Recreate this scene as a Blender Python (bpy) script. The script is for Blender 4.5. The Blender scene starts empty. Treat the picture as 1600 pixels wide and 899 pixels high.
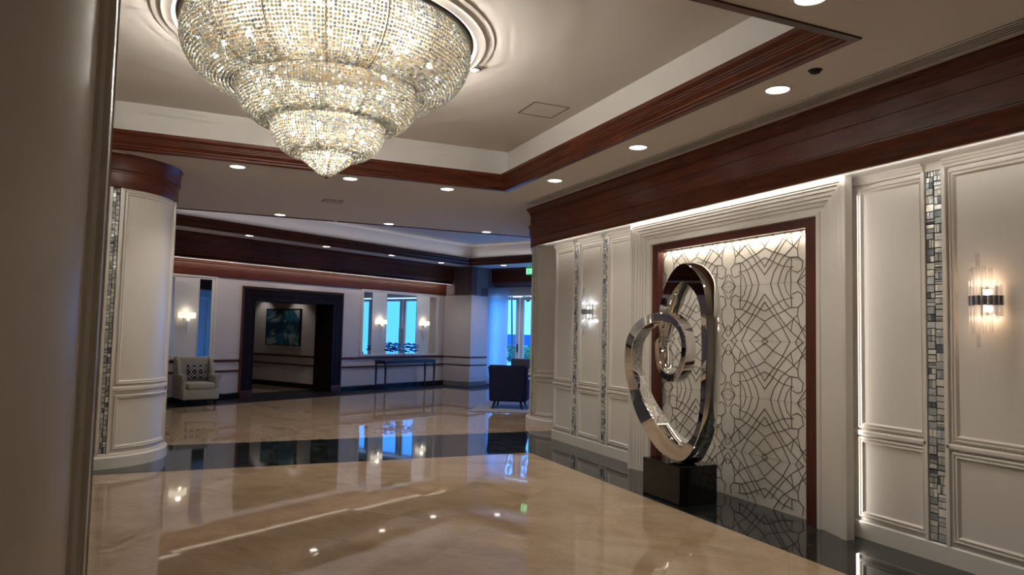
import bpy, bmesh, math, random
import numpy as np
from mathutils import Vector, Matrix
from mathutils.geometry import tessellate_polygon
PI = math.pi
rnd = random.Random(7)
sc = bpy.context.scene
col = sc.collection

# ------------------------------------------------------------------ camera
YAW, PIT, ROL, FPX, EYE = 0.41369, 0.062926, 0.0229, 1113.5, 1.55
def make_camera():
    c, s = math.cos, math.sin
    fwd = Vector((s(YAW)*c(PIT), c(YAW)*c(PIT), s(PIT)))
    r = Vector((c(YAW), -s(YAW), 0)); u = r.cross(fwd)
    r2 = c(ROL)*r + s(ROL)*u; u2 = -s(ROL)*r + c(ROL)*u
    m = Matrix((r2, u2, -fwd)).transposed().to_4x4(); m.translation = Vector((0, 0, EYE))
    cd = bpy.data.cameras.new('camera'); cd.sensor_width = 36; cd.lens = 36*FPX/1600; cd.clip_end = 900; cd.clip_start = .02
    o = bpy.data.objects.new('camera', cd); col.objects.link(o); o.matrix_world = m; sc.camera = o
make_camera()

# ------------------------------------------------------------------ world, exposure
vs = sc.view_settings
vs.view_transform = 'Standard'; vs.look = 'None'; vs.exposure = 0.32; vs.gamma = 1; vs.use_curve_mapping = False
w = bpy.data.worlds.new('sky'); sc.world = w; w.use_nodes = True
bg = w.node_tree.nodes['Background']; bg.inputs[0].default_value = (.30, .50, 1.0, 1); bg.inputs[1].default_value = 5.0
WARM = (1, .87, .70); NEUT = (1, .93, .84); CRYST = (1, .94, .84)
P_CHAND, P_DOWN, P_COVE, P_NICHE = 360, 50, 4.5, 4.5

# back-wall frame: u along the wall, v into it
OX, OY = -.29, 15.81
UX, UY = math.cos(PI/6), .5
def UV(u, v): return (OX + u*UX - v*UY, OY + u*UY + v*UX)
MUV = Matrix.Translation((OX, OY, 0)) @ Matrix.Rotation(PI/6, 4, 'Z')

def light(kind, name, loc, power, color, **k):
    d = bpy.data.lights.new(name, kind); d.energy = power; d.color = color
    for a, b in k.items(): setattr(d, a, b)
    o = bpy.data.objects.new(name, d); col.objects.link(o); o.location = loc
    return o
def area(name, loc, dirv, longv, sx, sy, power, color):
    o = light('AREA', name, loc, power, color, shape='RECTANGLE', size=sx, size_y=sy)
    z = -Vector(dirv).normalized(); y = Vector(longv).normalized(); x = y.cross(z).normalized(); y = z.cross(x)
    m = Matrix((x, y, z)).transposed().to_4x4(); m.translation = Vector(loc); o.matrix_world = m
    return o

# ------------------------------------------------------------------ materials
def mat(name, color=(.8, .8, .8), rough=.5, metal=0, spec=.5, coat=0, emit=None, es=0, trans=0, ior=1.45, coat_r=.05):
    m = bpy.data.materials.new(name); m.use_nodes = True
    b = m.node_tree.nodes['Principled BSDF']
    b.inputs['Base Color'].default_value = (*color, 1); b.inputs['Roughness'].default_value = rough
    b.inputs['Metallic'].default_value = metal; b.inputs['Specular IOR Level'].default_value = spec
    b.inputs['Coat Weight'].default_value = coat; b.inputs['Coat Roughness'].default_value = coat_r
    b.inputs['Transmission Weight'].default_value = trans; b.inputs['IOR'].default_value = ior
    if emit: b.inputs['Emission Color'].default_value = (*emit, 1); b.inputs['Emission Strength'].default_value = es
    return m
def N(m, t, **k):
    n = m.node_tree.nodes.new(t)
    for a, b in k.items(): setattr(n, a, b)
    return n
def L(m, a, b): m.node_tree.links.new(a, b)
def ramp(m, fac, stops):
    r = N(m, 'ShaderNodeValToRGB'); e = r.color_ramp.elements
    while len(e) < len(stops): e.new(.5)
    for q, (p, c) in zip(e, stops): q.position = p; q.color = (*c, 1)
    L(m, fac, r.inputs[0]); return r
def coords(m, scale=(1, 1, 1), rot=(0, 0, 0), kind='Object'):
    t = N(m, 'ShaderNodeTexCoord'); p = N(m, 'ShaderNodeMapping')
    p.inputs['Scale'].default_value = scale; p.inputs['Rotation'].default_value = rot
    L(m, t.outputs[kind], p.inputs[0]); return p.outputs[0]
def noise(m, vec, scale, detail=4, dist=0, rough=.5):
    n = N(m, 'ShaderNodeTexNoise'); n.inputs['Scale'].default_value = scale; n.inputs['Detail'].default_value = detail
    n.inputs['Distortion'].default_value = dist; n.inputs['Roughness'].default_value = rough
    L(m, vec, n.inputs['Vector']); return n
def bump(m, h, strength=.2, dist=.01):
    b = N(m, 'ShaderNodeBump'); b.inputs['Strength'].default_value = strength; b.inputs['Distance'].default_value = dist
    L(m, h, b.inputs['Height']); L(m, b.outputs[0], m.node_tree.nodes['Principled BSDF'].inputs['Normal'])
def BS(m): return m.node_tree.nodes['Principled BSDF']

def wood(name, c1, c2, scale=(1, 1, 1), coat=.35):
    m = mat(name, c1, .36, spec=.3, coat=coat, coat_r=.28)
    v = coords(m, scale); n = noise(m, v, 3.2, 6, 1.2, .6)
    r = ramp(m, n.outputs['Fac'], [(.3, c1), (.72, c2)]); L(m, r.outputs[0], BS(m).inputs['Base Color'])
    return m
M = {}
M['wood'] = wood('mahogany', (.048, .010, .006), (.145, .034, .013), (.7, .7, 7), .12)
M['wood_v'] = wood('mahogany upright', (.06, .013, .008), (.105, .027, .016), (7, 7, .7))
M['espresso'] = wood('espresso wood', (.010, .006, .006), (.02, .011, .01), (6, 6, .7), .0)
M['cream'] = mat('cream satin paint', (.70, .655, .595), .36, coat=.3, coat_r=.3)
_n = noise(M['cream'], coords(M['cream']), 60, 2); bump(M['cream'], _n.outputs[0], .05, .002)
M['cream_dk'] = M['cream']
M['ceil'] = mat('ceiling paint', (.76, .71, .66), .9, spec=.2)
M['riser'] = mat('riser paint', (.72, .69, .66), .9, spec=.2)
M['white'] = mat('white trim paint', (.78, .76, .73), .4)
M['paper'] = mat('grasscloth wallpaper', (.47, .42, .42), .75, spec=.2)
def _paper():
    m = M['paper']; v = coords(m, (2, 2, 60)); n = noise(m, v, 1.5, 5, 0, .7)
    r = ramp(m, n.outputs[0], [(.25, (.58, .52, .52)), (.8, (.76, .70, .70))]); L(m, r.outputs[0], BS(m).inputs['Base Color'])
_paper()
def _beige():
    m = M['beige'] = mat('beige polished marble', (.5, .4, .3), .03, spec=.85)
    v = coords(m, (1, 1, 1), (0, 0, PI/4))
    # tile grid at 45 degrees
    br = N(m, 'ShaderNodeTexBrick'); br.offset = 0; br.inputs['Scale'].default_value = 1
    br.inputs['Brick Width'].default_value = .76; br.inputs['Row Height'].default_value = .76
    br.inputs['Mortar Size'].default_value = .0018; br.inputs['Mortar Smooth'].default_value = .2; br.inputs['Bias'].default_value = 0
    br.inputs['Color1'].default_value = (0, 0, 0, 1); br.inputs['Color2'].default_value = (1, 1, 1, 1); br.inputs['Mortar'].default_value = (.5, .5, .5, 1)
    L(m, v, br.inputs['Vector'])
    # each tile shifts its own vein pattern
    sh = N(m, 'ShaderNodeVectorMath', operation='MULTIPLY_ADD'); sh.inputs[1].default_value = (9, 7, 5)
    L(m, br.outputs['Color'], sh.inputs[0]); L(m, v, sh.inputs[2])
    st = N(m, 'ShaderNodeMapping'); st.inputs['Scale'].default_value = (1, 1.7, 1); st.inputs['Rotation'].default_value = (0, 0, .9); L(m, sh.outputs[0], st.inputs[0])
    n = noise(m, st.outputs[0], 1.3, 9, .7, .66)
    r = ramp(m, n.outputs[0], [(.28, (.33, .225, .14)), (.5, (.44, .32, .21)), (.72, (.53, .40, .28))])
    n2 = noise(m, coords(m), 26, 4); mx = N(m, 'ShaderNodeMix', data_type='RGBA', blend_type='MULTIPLY'); mx.inputs[0].default_value = .3
    L(m, r.outputs[0], mx.inputs[6]); r2 = ramp(m, n2.outputs[0], [(.3, (.72, .68, .62)), (.7, (1, 1, 1))]); L(m, r2.outputs[0], mx.inputs[7])
    mj = N(m, 'ShaderNodeMix', data_type='RGBA'); L(m, br.outputs['Fac'], mj.inputs[0]); L(m, mx.outputs[2], mj.inputs[6]); mj.inputs[7].default_value = (.33, .24, .17, 1)
    L(m, mj.outputs[2], BS(m).inputs['Base Color'])
    # polished tiles are never perfectly coplanar: each leans by a hair
    sub = N(m, 'ShaderNodeVectorMath', operation='SUBTRACT'); sub.inputs[1].default_value = (.5, .5, .5)
    wn = N(m, 'ShaderNodeTexWhiteNoise'); L(m, br.outputs['Color'], wn.inputs['Vector']); L(m, wn.outputs['Color'], sub.inputs[0])
    sc_ = N(m, 'ShaderNodeVectorMath', operation='MULTIPLY'); sc_.inputs[1].default_value = (.006, .006, 0); L(m, sub.outputs[0], sc_.inputs[0])
    g = N(m, 'ShaderNodeNewGeometry'); ad = N(m, 'ShaderNodeVectorMath', operation='ADD'); L(m, g.outputs['Normal'], ad.inputs[0]); L(m, sc_.outputs[0], ad.inputs[1])
    nm = N(m, 'ShaderNodeVectorMath', operation='NORMALIZE'); L(m, ad.outputs[0], nm.inputs[0]); L(m, nm.outputs[0], BS(m).inputs['Normal'])
_beige()
def _blackm():
    m = M['black'] = mat('black green polished marble', (.015, .02, .02), .04, spec=.6)
    v = coords(m, (1, 1, 1), (0, 0, .6)); n = noise(m, v, 2.2, 8, 2.5, .68)
    r = ramp(m, n.outputs[0], [(.35, (.006, .009, .009)), (.56, (.022, .027, .026)), (.60, (.05, .058, .055)), (.64, (.02, .026, .025))])
    L(m, r.outputs[0], BS(m).inputs['Base Color'])
_blackm()
M['granite'] = mat('polished black granite', (.006, .006, .006), .06, spec=.6)
M['basebd'] = mat('black stone base', (.008, .010, .014), .12)
M['steel'] = mat('mirror polished steel', (.82, .81, .79), .035, metal=1)
BS(M['espresso']).inputs['Specular IOR Level'].default_value = .12
M['gold'] = mat('gilded brass', (.60, .43, .15), .5, metal=.6)
M['gold_dk'] = mat('aged brass ribs', (.16, .10, .04), .45, metal=1)
M['chrome'] = mat('smoked chrome', (.55, .56, .60), .28, metal=1)
M['plate'] = mat('dark bronze plate', (.045, .033, .02), .5)
M['bulb'] = mat('lit bulb', (1, 1, 1), .5, emit=(1, .93, .82), es=30)
M['lens'] = mat('downlight lens', (1, 1, 1), .5, emit=(1, .93, .83), es=5)
M['mirror'] = mat('silvered mirror', (.86, .88, .88), .01, metal=1)
M['icicle'] = mat('silvered crystal', (.92, .93, .94), .3, metal=.2)
M['lamp'] = mat('lit lamp core', (1, 1, 1), .5, emit=(1, .85, .68), es=6)
M['slot'] = mat('dark slot', (.02, .018, .016), .7)
M['metalwhite'] = mat('white enamel metal', (.72, .68, .63), .4)
def _crystal():
    m = M['crystal'] = bpy.data.materials.new('cut crystal'); m.use_nodes = True; nt = m.node_tree; nt.nodes.clear()
    out = N(m, 'ShaderNodeOutputMaterial')
    tr = N(m, 'ShaderNodeBsdfTranslucent'); df = N(m, 'ShaderNodeBsdfDiffuse'); gl = N(m, 'ShaderNodeBsdfGlossy'); gs = N(m, 'ShaderNodeBsdfTransparent')
    tr.inputs[0].default_value = (.98, .97, .93, 1); df.inputs[0].default_value = (.12, .12, .115, 1); gl.inputs[0].default_value = (1, 1, 1, 1); gl.inputs['Roughness'].default_value = .08
    gs.inputs[0].default_value = (.95, .95, .92, 1)
    wn = N(m, 'ShaderNodeTexWhiteNoise'); g = N(m, 'ShaderNodeNewGeometry'); L(m, g.outputs['Random Per Island'], wn.inputs['Vector'])
    rr = ramp(m, wn.outputs['Value'], [(0, (.25, .18, .08)), (.35, (.30, .28, .21)), (.6, (.10, .12, .15)), (.92, (.32, .31, .26)), (1, (.8, .8, .8))]); L(m, rr.outputs[0], tr.inputs[0])
    a = N(m, 'ShaderNodeMixShader'); a.inputs[0].default_value = .3; L(m, tr.outputs[0], a.inputs[1]); L(m, df.outputs[0], a.inputs[2])
    b = N(m, 'ShaderNodeMixShader'); b.inputs[0].default_value = .16; L(m, a.outputs[0], b.inputs[1]); L(m, gl.outputs[0], b.inputs[2])
    c = N(m, 'ShaderNodeMixShader'); c.inputs[0].default_value = .14; L(m, b.outputs[0], c.inputs[1]); L(m, gs.outputs[0], c.inputs[2])
    L(m, c.outputs[0], out.inputs[0])
_crystal()
M['glass'] = mat('clear glass rod', (1, 1, 1), .02, trans=1, ior=1.45)
def thin_glass(name, tint, mixf, rough=.02):
    m = bpy.data.materials.new(name); m.use_nodes = True; m.node_tree.nodes.clear()
    out = N(m, 'ShaderNodeOutputMaterial'); t = N(m, 'ShaderNodeBsdfTransparent'); g = N(m, 'ShaderNodeBsdfGlossy'); x = N(m, 'ShaderNodeMixShader')
    t.inputs[0].default_value = (*tint, 1); g.inputs['Roughness'].default_value = rough; x.inputs[0].default_value = mixf
    if name.startswith('glass rod'):
        d = N(m, 'ShaderNodeBsdfTranslucent'); y = N(m, 'ShaderNodeMixShader'); y.inputs[0].default_value = .26; L(m, t.outputs[0], y.inputs[1]); L(m, d.outputs[0], y.inputs[2]); L(m, y.outputs[0], x.inputs[1])
    else: L(m, t.outputs[0], x.inputs[1])
    L(m, g.outputs[0], x.inputs[2]); L(m, x.outputs[0], out.inputs[0]); return m
M['pane'] = thin_glass('window glass', (.42, .74, .95), .05)
M['rod'] = thin_glass('glass rod clear', (.97, .97, .97), .16, .06)
def cloth(name, c1, c2, sc_=180, rough=.9):
    m = mat(name, c1, rough, spec=.15); n = noise(m, coords(m), sc_, 3)
    r = ramp(m, n.outputs[0], [(.35, c1), (.65, c2)]); L(m, r.outputs[0], BS(m).inputs['Base Color']); bump(m, n.outputs[0], .2, .003); return m
M['oat'] = cloth('oatmeal weave', (.36, .35, .30), (.47, .46, .40))
M['navy'] = cloth('navy upholstery', (.018, .02, .05), (.03, .032, .075))
M['taupe'] = cloth('taupe upholstery', (.20, .19, .18), (.26, .25, .24))
M['rug'] = cloth('pale rug pile', (.34, .35, .40), (.46, .47, .52), 60)
M['shade'] = mat('lit linen shade', (.9, .8, .6), .8, emit=(1, .88, .68), es=.95)
M['navyink'] = mat('navy print', (.01, .014, .04), .9); M['ivory'] = mat('ivory print', (.5, .5, .46), .9)
M['console'] = mat('black lacquer', (.010, .011, .016), .35, coat=.05)
M['fishblue'] = mat('blue glazed metal fish', (.06, .22, .34), .25, metal=.6); M['fishdark'] = mat('dark metal fish', (.02, .03, .05), .3, metal=.7)
M['exitg'] = mat('green exit face', (.02, .6, .2), .5, emit=(.02, .6, .2), es=.45); M['exitl'] = mat('exit letters', (.3, 1, .5), .5, emit=(.45, 1, .6), es=1.4)
M['leaf'] = mat('foliage green', (.05, .16, .04), .6); M['leaf2'] = mat('pale foliage', (.14, .26, .08), .6); M['bark'] = mat('bark', (.12, .08, .05), .9)
M['lawn'] = mat('pale terrace paving', (.62, .66, .62), .8); M['grass'] = mat('grass', (.10, .24, .08), .9); M['sea'] = mat('sea water', (.004, .05, .20), .7, spec=.05)
M['stucco'] = mat('white stucco', (.72, .74, .78), .9)
M['relief'] = mat('white relief tile', (.70, .665, .60), .5); M['groove'] = mat('bronze groove line', (.10, .075, .06), .6)
M['grout'] = mat('mosaic grout', (.035, .033, .03), .6)
for i, c in enumerate([(.74, .75, .70), (.40, .42, .42), (.95, .94, .86), (.55, .58, .60), (.18, .20, .23)]):
    m = M['glass%d' % i] = mat('silvered glass tile %d' % i, c, .16, metal=.38); _n = noise(m, coords(m), 55, 3, .8); bump(m, _n.outputs[0], .55, .006)
def _sheer():
    m = M['stoneband'] = mat('honed black stone', (.008, .010, .014), .4, spec=.25)
    m = M['sheer'] = bpy.data.materials.new('sheer voile'); m.use_nodes = True; m.node_tree.nodes.clear()
    out = N(m, 'ShaderNodeOutputMaterial'); t = N(m, 'ShaderNodeBsdfTransparent'); d = N(m, 'ShaderNodeBsdfTranslucent'); f = N(m, 'ShaderNodeBsdfDiffuse')
    d.inputs[0].default_value = (.85, .87, .9, 1); f.inputs[0].default_value = (.8, .8, .82, 1)
    a = N(m, 'ShaderNodeMixShader'); a.inputs[0].default_value = .35; L(m, d.outputs[0], a.inputs[1]); L(m, f.outputs[0], a.inputs[2])
    x = N(m, 'ShaderNodeMixShader'); x.inputs[0].default_value = .97; L(m, t.outputs[0], x.inputs[1]); L(m, a.outputs[0], x.inputs[2]); L(m, x.outputs[0], out.inputs[0])
_sheer()
def _art():
    m = M['art'] = mat('abstract painting', (.3, .35, .36), .6)
    v = coords(m, (1, 1, 1), (0, 0, 0), 'Generated'); n1 = noise(m, v, 1.7, 4, 1.2); n2 = noise(m, v, 2.4, 3, 2.2)
    sp = N(m, 'ShaderNodeSeparateXYZ'); L(m, v, sp.inputs[0])
    r = ramp(m, n1.outputs[0], [(.0, (.42, .46, .46)), (.46, (.30, .38, .40)), (.5, (.02, .14, .22)), (.62, (.015, .09, .17)), (.68, (.38, .41, .40))])
    r2 = ramp(m, n2.outputs[0], [(.36, (.01, .012, .015)), (.40, (1, 1, 1)), (1, (1, 1, 1))])
    mx = N(m, 'ShaderNodeMix', data_type='RGBA', blend_type='MULTIPLY'); mx.inputs[0].default_value = 1
    band = ramp(m, sp.outputs[2], [(.28, (1, 1, 1)), (.34, (.08, .30, .42)), (.62, (.06, .26, .38)), (.7, (1, 1, 1))])
    mb = N(m, 'ShaderNodeMix', data_type='RGBA', blend_type='MULTIPLY'); mb.inputs[0].default_value = .85
    L(m, r.outputs[0], mb.inputs[6]); L(m, band.outputs[0], mb.inputs[7])
    L(m, mb.outputs[2], mx.inputs[6]); L(m, r2.outputs[0], mx.inputs[7]); L(m, mx.outputs[2], BS(m).inputs['Base Color'])
_art()

# ------------------------------------------------------------------ geometry helpers
def link(name, me, m=None, parent=None, mats=None):
    o = bpy.data.objects.new(name, me); col.objects.link(o)
    for q in (mats or ([m] if m else [])): me.materials.append(q)
    if parent: o.parent = parent
    return o
def obj(name, bm, m=None, parent=None, mats=None, smooth=False, loc=None, rotz=None):
    me = bpy.data.meshes.new(name); bm.to_mesh(me); bm.free()
    if smooth:
        me.polygons.foreach_set('use_smooth', [True]*len(me.polygons))
        try: me.set_sharp_from_angle(angle=math.radians(38))
        except Exception: pass
    o = link(name, me, m, parent, mats)
    if loc is not None: o.location = loc
    if rotz is not None: o.rotation_euler.z = rotz
    return o
def B(): return bmesh.new()
def box(bm, x0, x1, y0, y1, z0, z1, mi=0, mw=None):
    v = [bm.verts.new(p) for p in ((x0, y0, z0), (x1, y0, z0), (x1, y1, z0), (x0, y1, z0), (x0, y0, z1), (x1, y0, z1), (x1, y1, z1), (x0, y1, z1))]
    if mw is not None:
        for q in v: q.co = mw @ q.co
    for f in ((0, 3, 2, 1), (4, 5, 6, 7), (0, 1, 5, 4), (1, 2, 6, 5), (2, 3, 7, 6), (3, 0, 4, 7)):
        bm.faces.new([v[i] for i in f]).material_index = mi
    return v
def rbox(bm, x0, x1, y0, y1, z0, z1, r=.03, seg=3, mw=None):
    t = B(); box(t, x0, x1, y0, y1, z0, z1); bmesh.ops.bevel(t, geom=t.edges[:], offset=r, segments=seg, profile=.5, affect='EDGES')
    if mw is not None: bmesh.ops.transform(t, matrix=mw, verts=t.verts)
    me = bpy.data.meshes.new('tmp'); t.to_mesh(me); t.free(); bm.from_mesh(me); bpy.data.meshes.remove(me)
def prism(bm, pts, z0, z1, mw=None, mi=0):
    a = [bm.verts.new((x, y, z0)) for x, y in pts]; b = [bm.verts.new((x, y, z1)) for x, y in pts]
    if mw is not None:
        for q in a+b: q.co = mw @ q.co
    n = len(pts); bm.faces.new(a[::-1]).material_index = mi; bm.faces.new(b).material_index = mi
    for i in range(n): bm.faces.new((a[i], a[(i+1) % n], b[(i+1) % n], b[i])).material_index = mi
def sweep(bm, path, prof, closed=False, caps=True, mw=None):
    """profile (offset to the left of travel, z) swept with mitres along a 2-D path"""
    n = len(path); rings = []
    for i in range(n):
        p = Vector(path[i])
        d0 = (p-Vector(path[i-1])).normalized() if (closed or i > 0) else None
        d1 = (Vector(path[(i+1) % n])-p).normalized() if (closed or i < n-1) else None
        if d0 is None: d0 = d1
        if d1 is None: d1 = d0
        n0 = Vector((-d0.y, d0.x)); n1 = Vector((-d1.y, d1.x)); m_ = (n0+n1).normalized(); m_ /= max(.2, m_.dot(n0))
        ring = []
        for o, z in prof:
            co = Vector((p.x+m_.x*o, p.y+m_.y*o, z))
            if mw is not None: co = mw @ co
            ring.append(bm.verts.new(co))
        rings.append(ring)
    k = len(prof)
    for i in range(n if closed else n-1):
        a, b = rings[i], rings[(i+1) % n]
        for j in range(k): bm.faces.new((a[j], b[j], b[(j+1) % k], a[(j+1) % k]))
    if not closed and caps:
        bm.faces.new(rings[0]); bm.faces.new(rings[-1][::-1])
def lathe(bm, prof, seg=48, c=(0, 0, 0), a0=0, a1=2*PI, cap=False):
    full = abs(a1-a0-2*PI) < 1e-6; ns = seg if full else seg+1; rings = []
    for i in range(ns):
        a = a0+(a1-a0)*i/seg
        rings.append([bm.verts.new((c[0]+r*math.cos(a), c[1]+r*math.sin(a), c[2]+z)) for r, z in prof])
    for i in range(seg):
        A, Bq = rings[i], rings[(i+1) % ns]
        for j in range(len(prof)-1): bm.faces.new((A[j], Bq[j], Bq[j+1], A[j+1]))
    if not full and cap: bm.faces.new(rings[0]); bm.faces.new(rings[-1][::-1])
def cyl(bm, p0, p1, r0, r1=None, seg=12, mw=None):
    r1 = r0 if r1 is None else r1
    p0, p1 = Vector(p0), Vector(p1); d = (p1-p0).normalized(); up = Vector((0, 0, 1)) if abs(d.z) < .9 else Vector((1, 0, 0))
    x = d.cross(up).normalized(); y = d.cross(x); A = []; Bq = []
    for i in range(seg):
        a = 2*PI*i/seg; o = x*math.cos(a)+y*math.sin(a); A.append(bm.verts.new(p0+o*r0)); Bq.append(bm.verts.new(p1+o*r1))
    for i in range(seg): bm.faces.new((A[i], A[(i+1) % seg], Bq[(i+1) % seg], Bq[i]))
    bm.faces.new(A[::-1]); bm.faces.new(Bq)
    if mw is not None: bmesh.ops.transform(bm, matrix=mw, verts=A+Bq)
def tube(bm, pts, r, seg=8, closed=False, rs=None):
    pts = [Vector(p) for p in pts]; n = len(pts); rings = []; prev = None
    for i, p in enumerate(pts):
        d = (pts[(i+1) % n]-pts[i-1]) if closed else (pts[min(i+1, n-1)]-pts[max(i-1, 0)]); d.normalize()
        if prev is None: x = d.cross(Vector((0, 0, 1)) if abs(d.z) < .9 else Vector((1, 0, 0))).normalized()
        else: x = (prev-d*prev.dot(d)).normalized()
        prev = x; y = d.cross(x); rr = rs[i] if rs else r
        rings.append([bm.verts.new(p+(x*math.cos(2*PI*k/seg)+y*math.sin(2*PI*k/seg))*rr) for k in range(seg)])
    for i in range(n if closed else n-1):
        A, Bq = rings[i], rings[(i+1) % n]
        for k in range(seg): bm.faces.new((A[k], A[(k+1) % seg], Bq[(k+1) % seg], Bq[k]))
    if not closed: bm.faces.new(rings[0][::-1]); bm.faces.new(rings[-1])
def thing(name, label, cat, loc=(0, 0, 0), rotz=0, group=None):
    o = bpy.data.objects.new(name, None); col.objects.link(o); o.empty_display_size = .1
    o.location = loc; o.rotation_euler = (0, 0, rotz); return tag(o, label, cat, group)
def tag(o, label, cat, group=None):
    o['label'] = label; o['category'] = cat
    if group: o['group'] = group
    return o
def struct(o): o['kind'] = 'structure'; return o
def copy_tree(src, parent=None):
    c = src.copy(); col.objects.link(c)
    if parent: c.parent = parent
    for ch in list(src.children): copy_tree(ch, c)
    return c

# ================================================================== SETTING
H = 3.40          # main ceiling
HC = 3.92         # coffer ceiling
FB = 2.87         # underside of the wood fascias
WX = 4.87         # plane of the right wall

PLAN = [(-7, -5), (14.3, -5), UV(9.4, -13), UV(9.4, .8), UV(-7.3, .8)]
bm = B(); prism(bm, PLAN, -.2, 0)
struct(obj('floor', bm, M['beige']))
bm = B(); prism(bm, [(-1.6, .8), (4.1, .8), (4.1, 5.5), (-1.6, 5.5)], -.2, 0, MUV); struct(obj('floor', bm, M['beige']))
# black marble bands inlaid in the floor
bm = B()
for pts in ([(-7, 8.45), (4.01, 8.45), (4.01, -5), (WX+.05, -5), (WX+.05, 9.5), (8, 9.5), (8, 10.24), (-7, 10.24)],):
    prism(bm, pts, -.01, .0012)
struct(obj('trim_1', bm, M['black']))
bm = B(); prism(bm, [(-8, -.88), (7.0, -.88), (7.0, -1.9), (9.2, -1.9), (9.2, .9), (-8, .9)], -.01, .0012, MUV)
struct(obj('trim_2', bm, M['stoneband']))

def poly_holes(outer, holes, z, flip=False):
    loops = [[Vector((x, y, 0)) for x, y in outer]]+[[Vector((x, y, 0)) for x, y in h] for h in holes]
    flat = [p for l in loops for p in l]; tris = tessellate_polygon(loops)
    bm = B(); vs_ = [bm.verts.new((p.x, p.y, z)) for p in flat]; bm.verts.ensure_lookup_table()
    for t in tris:
        try: bm.faces.new([vs_[i] for i in t])
        except ValueError: pass
    bmesh.ops.recalc_face_normals(bm, faces=bm.faces)
    return bm
C1 = [(-1.79, 3.10), (3.58, 3.10), (3.58, 8.47), (-1.79, 8.47)]
C2 = [(-3.9, 12.45), (10.3, 12.45), UV(7.68, -1.1), UV(-4.75, -1.1)]
bm = poly_holes(PLAN, [C1, C2], H)
ceiling = struct(obj('ceiling', bm, M['ceil']))
def offs(path, d):
    n = len(path); out = []
    for i in range(n):
        p = Vector(path[i]); d0 = (p-Vector(path[i-1])).normalized(); d1 = (Vector(path[(i+1) % n])-p).normalized()
        n0 = Vector((d0.y, -d0.x)); n1 = Vector((d1.y, -d1.x)); m_ = (n0+n1).normalized(); m_ /= m_.dot(n0); out.append(tuple(p+m_*d))
    return out
def coffer(path, nm, nt, top=HC, set_=.06):
    outer = offs(path, set_)
    bm = B(); n = len(outer)
    for i in range(n):
        a, b = outer[i], outer[(i+1) % n]; bm.faces.new([bm.verts.new(q) for q in ((*a, H), (*b, H), (*b, top), (*a, top))])
    struct(obj('trim_%d' % nm, bm, M['riser'], ceiling))
    bm = B(); bm.faces.new([bm.verts.new((x, y, top)) for x, y in outer]); struct(obj('coffer_ceiling', bm, M['ceil'], ceiling))
    # stepped mahogany crown round the opening (offset to the left = inwards)
    pr = [(-.055, 3.388), (.0, 3.388), (.008, 3.398), (.008, 3.415), (.022, 3.425), (.022, 3.44), (.05, 3.475), (.05, 3.487), (.062, 3.491), (.062, 3.503), (.072, 3.508), (.072, 3.52), (.085, 3.53), (.10, 3.545), (.10, 3.58), (-.055, 3.58)]
    bm = B(); sweep(bm, path, pr, closed=True)
    bmesh.ops.recalc_face_normals(bm, faces=bm.faces)
    struct(obj('trim_%d' % nt, bm, M['wood']))
coffer(C1, 3, 4); coffer(C2, 5, 6)

def wallbox(name, x0, x1, y0, y1, z0=0, z1=H+.55, m='paper', mw=None):
    bm = B(); box(bm, x0, x1, y0, y1, z0, z1, 0, mw); return struct(obj(name, bm, M[m]))
wall_right = wallbox('wall_right', WX, WX+.22, -5, 9.48, m='cream')
wallbox('wall_rear', -7, 14.3, -5.2, -5, m='cream'); wallbox('wall_left', -7.2, -7, -5, 13.4, m='cream')
wallbox('wall_side', 5.09, 14, 9.28, 9.48, m='paper')
bm = B(); box(bm, 6, 13.6, 9.48, 9.85, 2.87, 3.4); struct(obj('trim_20', bm, M['wood']))
bm = B()
for a in ((10.6, 10.75), (11.75, 11.9)): box(bm, *a, 9.48, 9.54, 0, 2.5)
box(bm, 10.6, 11.9, 9.48, 9.54, 2.5, 2.62); struct(obj('trim_21', bm, M['white']))
# back wall (turned 30 degrees) with its deep doorway
DO0, DO1, DOZ = 1.66, 3.86, 2.15
bm = B()
for a in ((-9, DO0, 0, .67, 0, H+.5), (DO1, 9.2, 0, .67, 0, H+.5), (DO0, DO1, 0, .67, DOZ, H+.5)): box(bm, *a, 0, MUV)
wall_back = struct(obj('wall_back', bm, M['paper']))
# corridor behind the doorway
bm = B(); box(bm, 3.95, 4.1, .67, 5.4, 0, 2.7, 0, MUV); struct(obj('wall_corridor', bm, M['paper']))
bm = B(); box(bm, -1.5, 4.1, 5.4, 5.55, 0, 2.7, 0, MUV); box(bm, -1.6, -1.5, .67, 5.5, 0, 2.7, 0, MUV); struct(obj('wall_corridor_end', bm, M['paper']))
bm = B(); box(bm, -1.6, 4.1, .67, 5.55, 2.62, 2.7, 0, MUV); struct(obj('ceiling', bm, M['ceil']))
# square pier with wallpaper at the corner
bm = B(); box(bm, 7.9, 8.66, -1.0, .02, 0, H, 0, MUV); struct(obj('wall_pier', bm, M['paper']))
# window wall
U2 = 9.2
bm = B()
for v0, v1, z0, z1 in ((-.55, .4, 0, 3.9), (-12.5, .4, 2.62, 3.9), (-4.55, -4.38, 0, 2.62), (-7.3, -7.0, 0, 2.62), (-12.5, -9.8, 0, 2.62)):
    box(bm, U2, U2+.2, v0, v1, z0, z1, 0, MUV)
struct(obj('wall_window', bm, M['white']))

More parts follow.
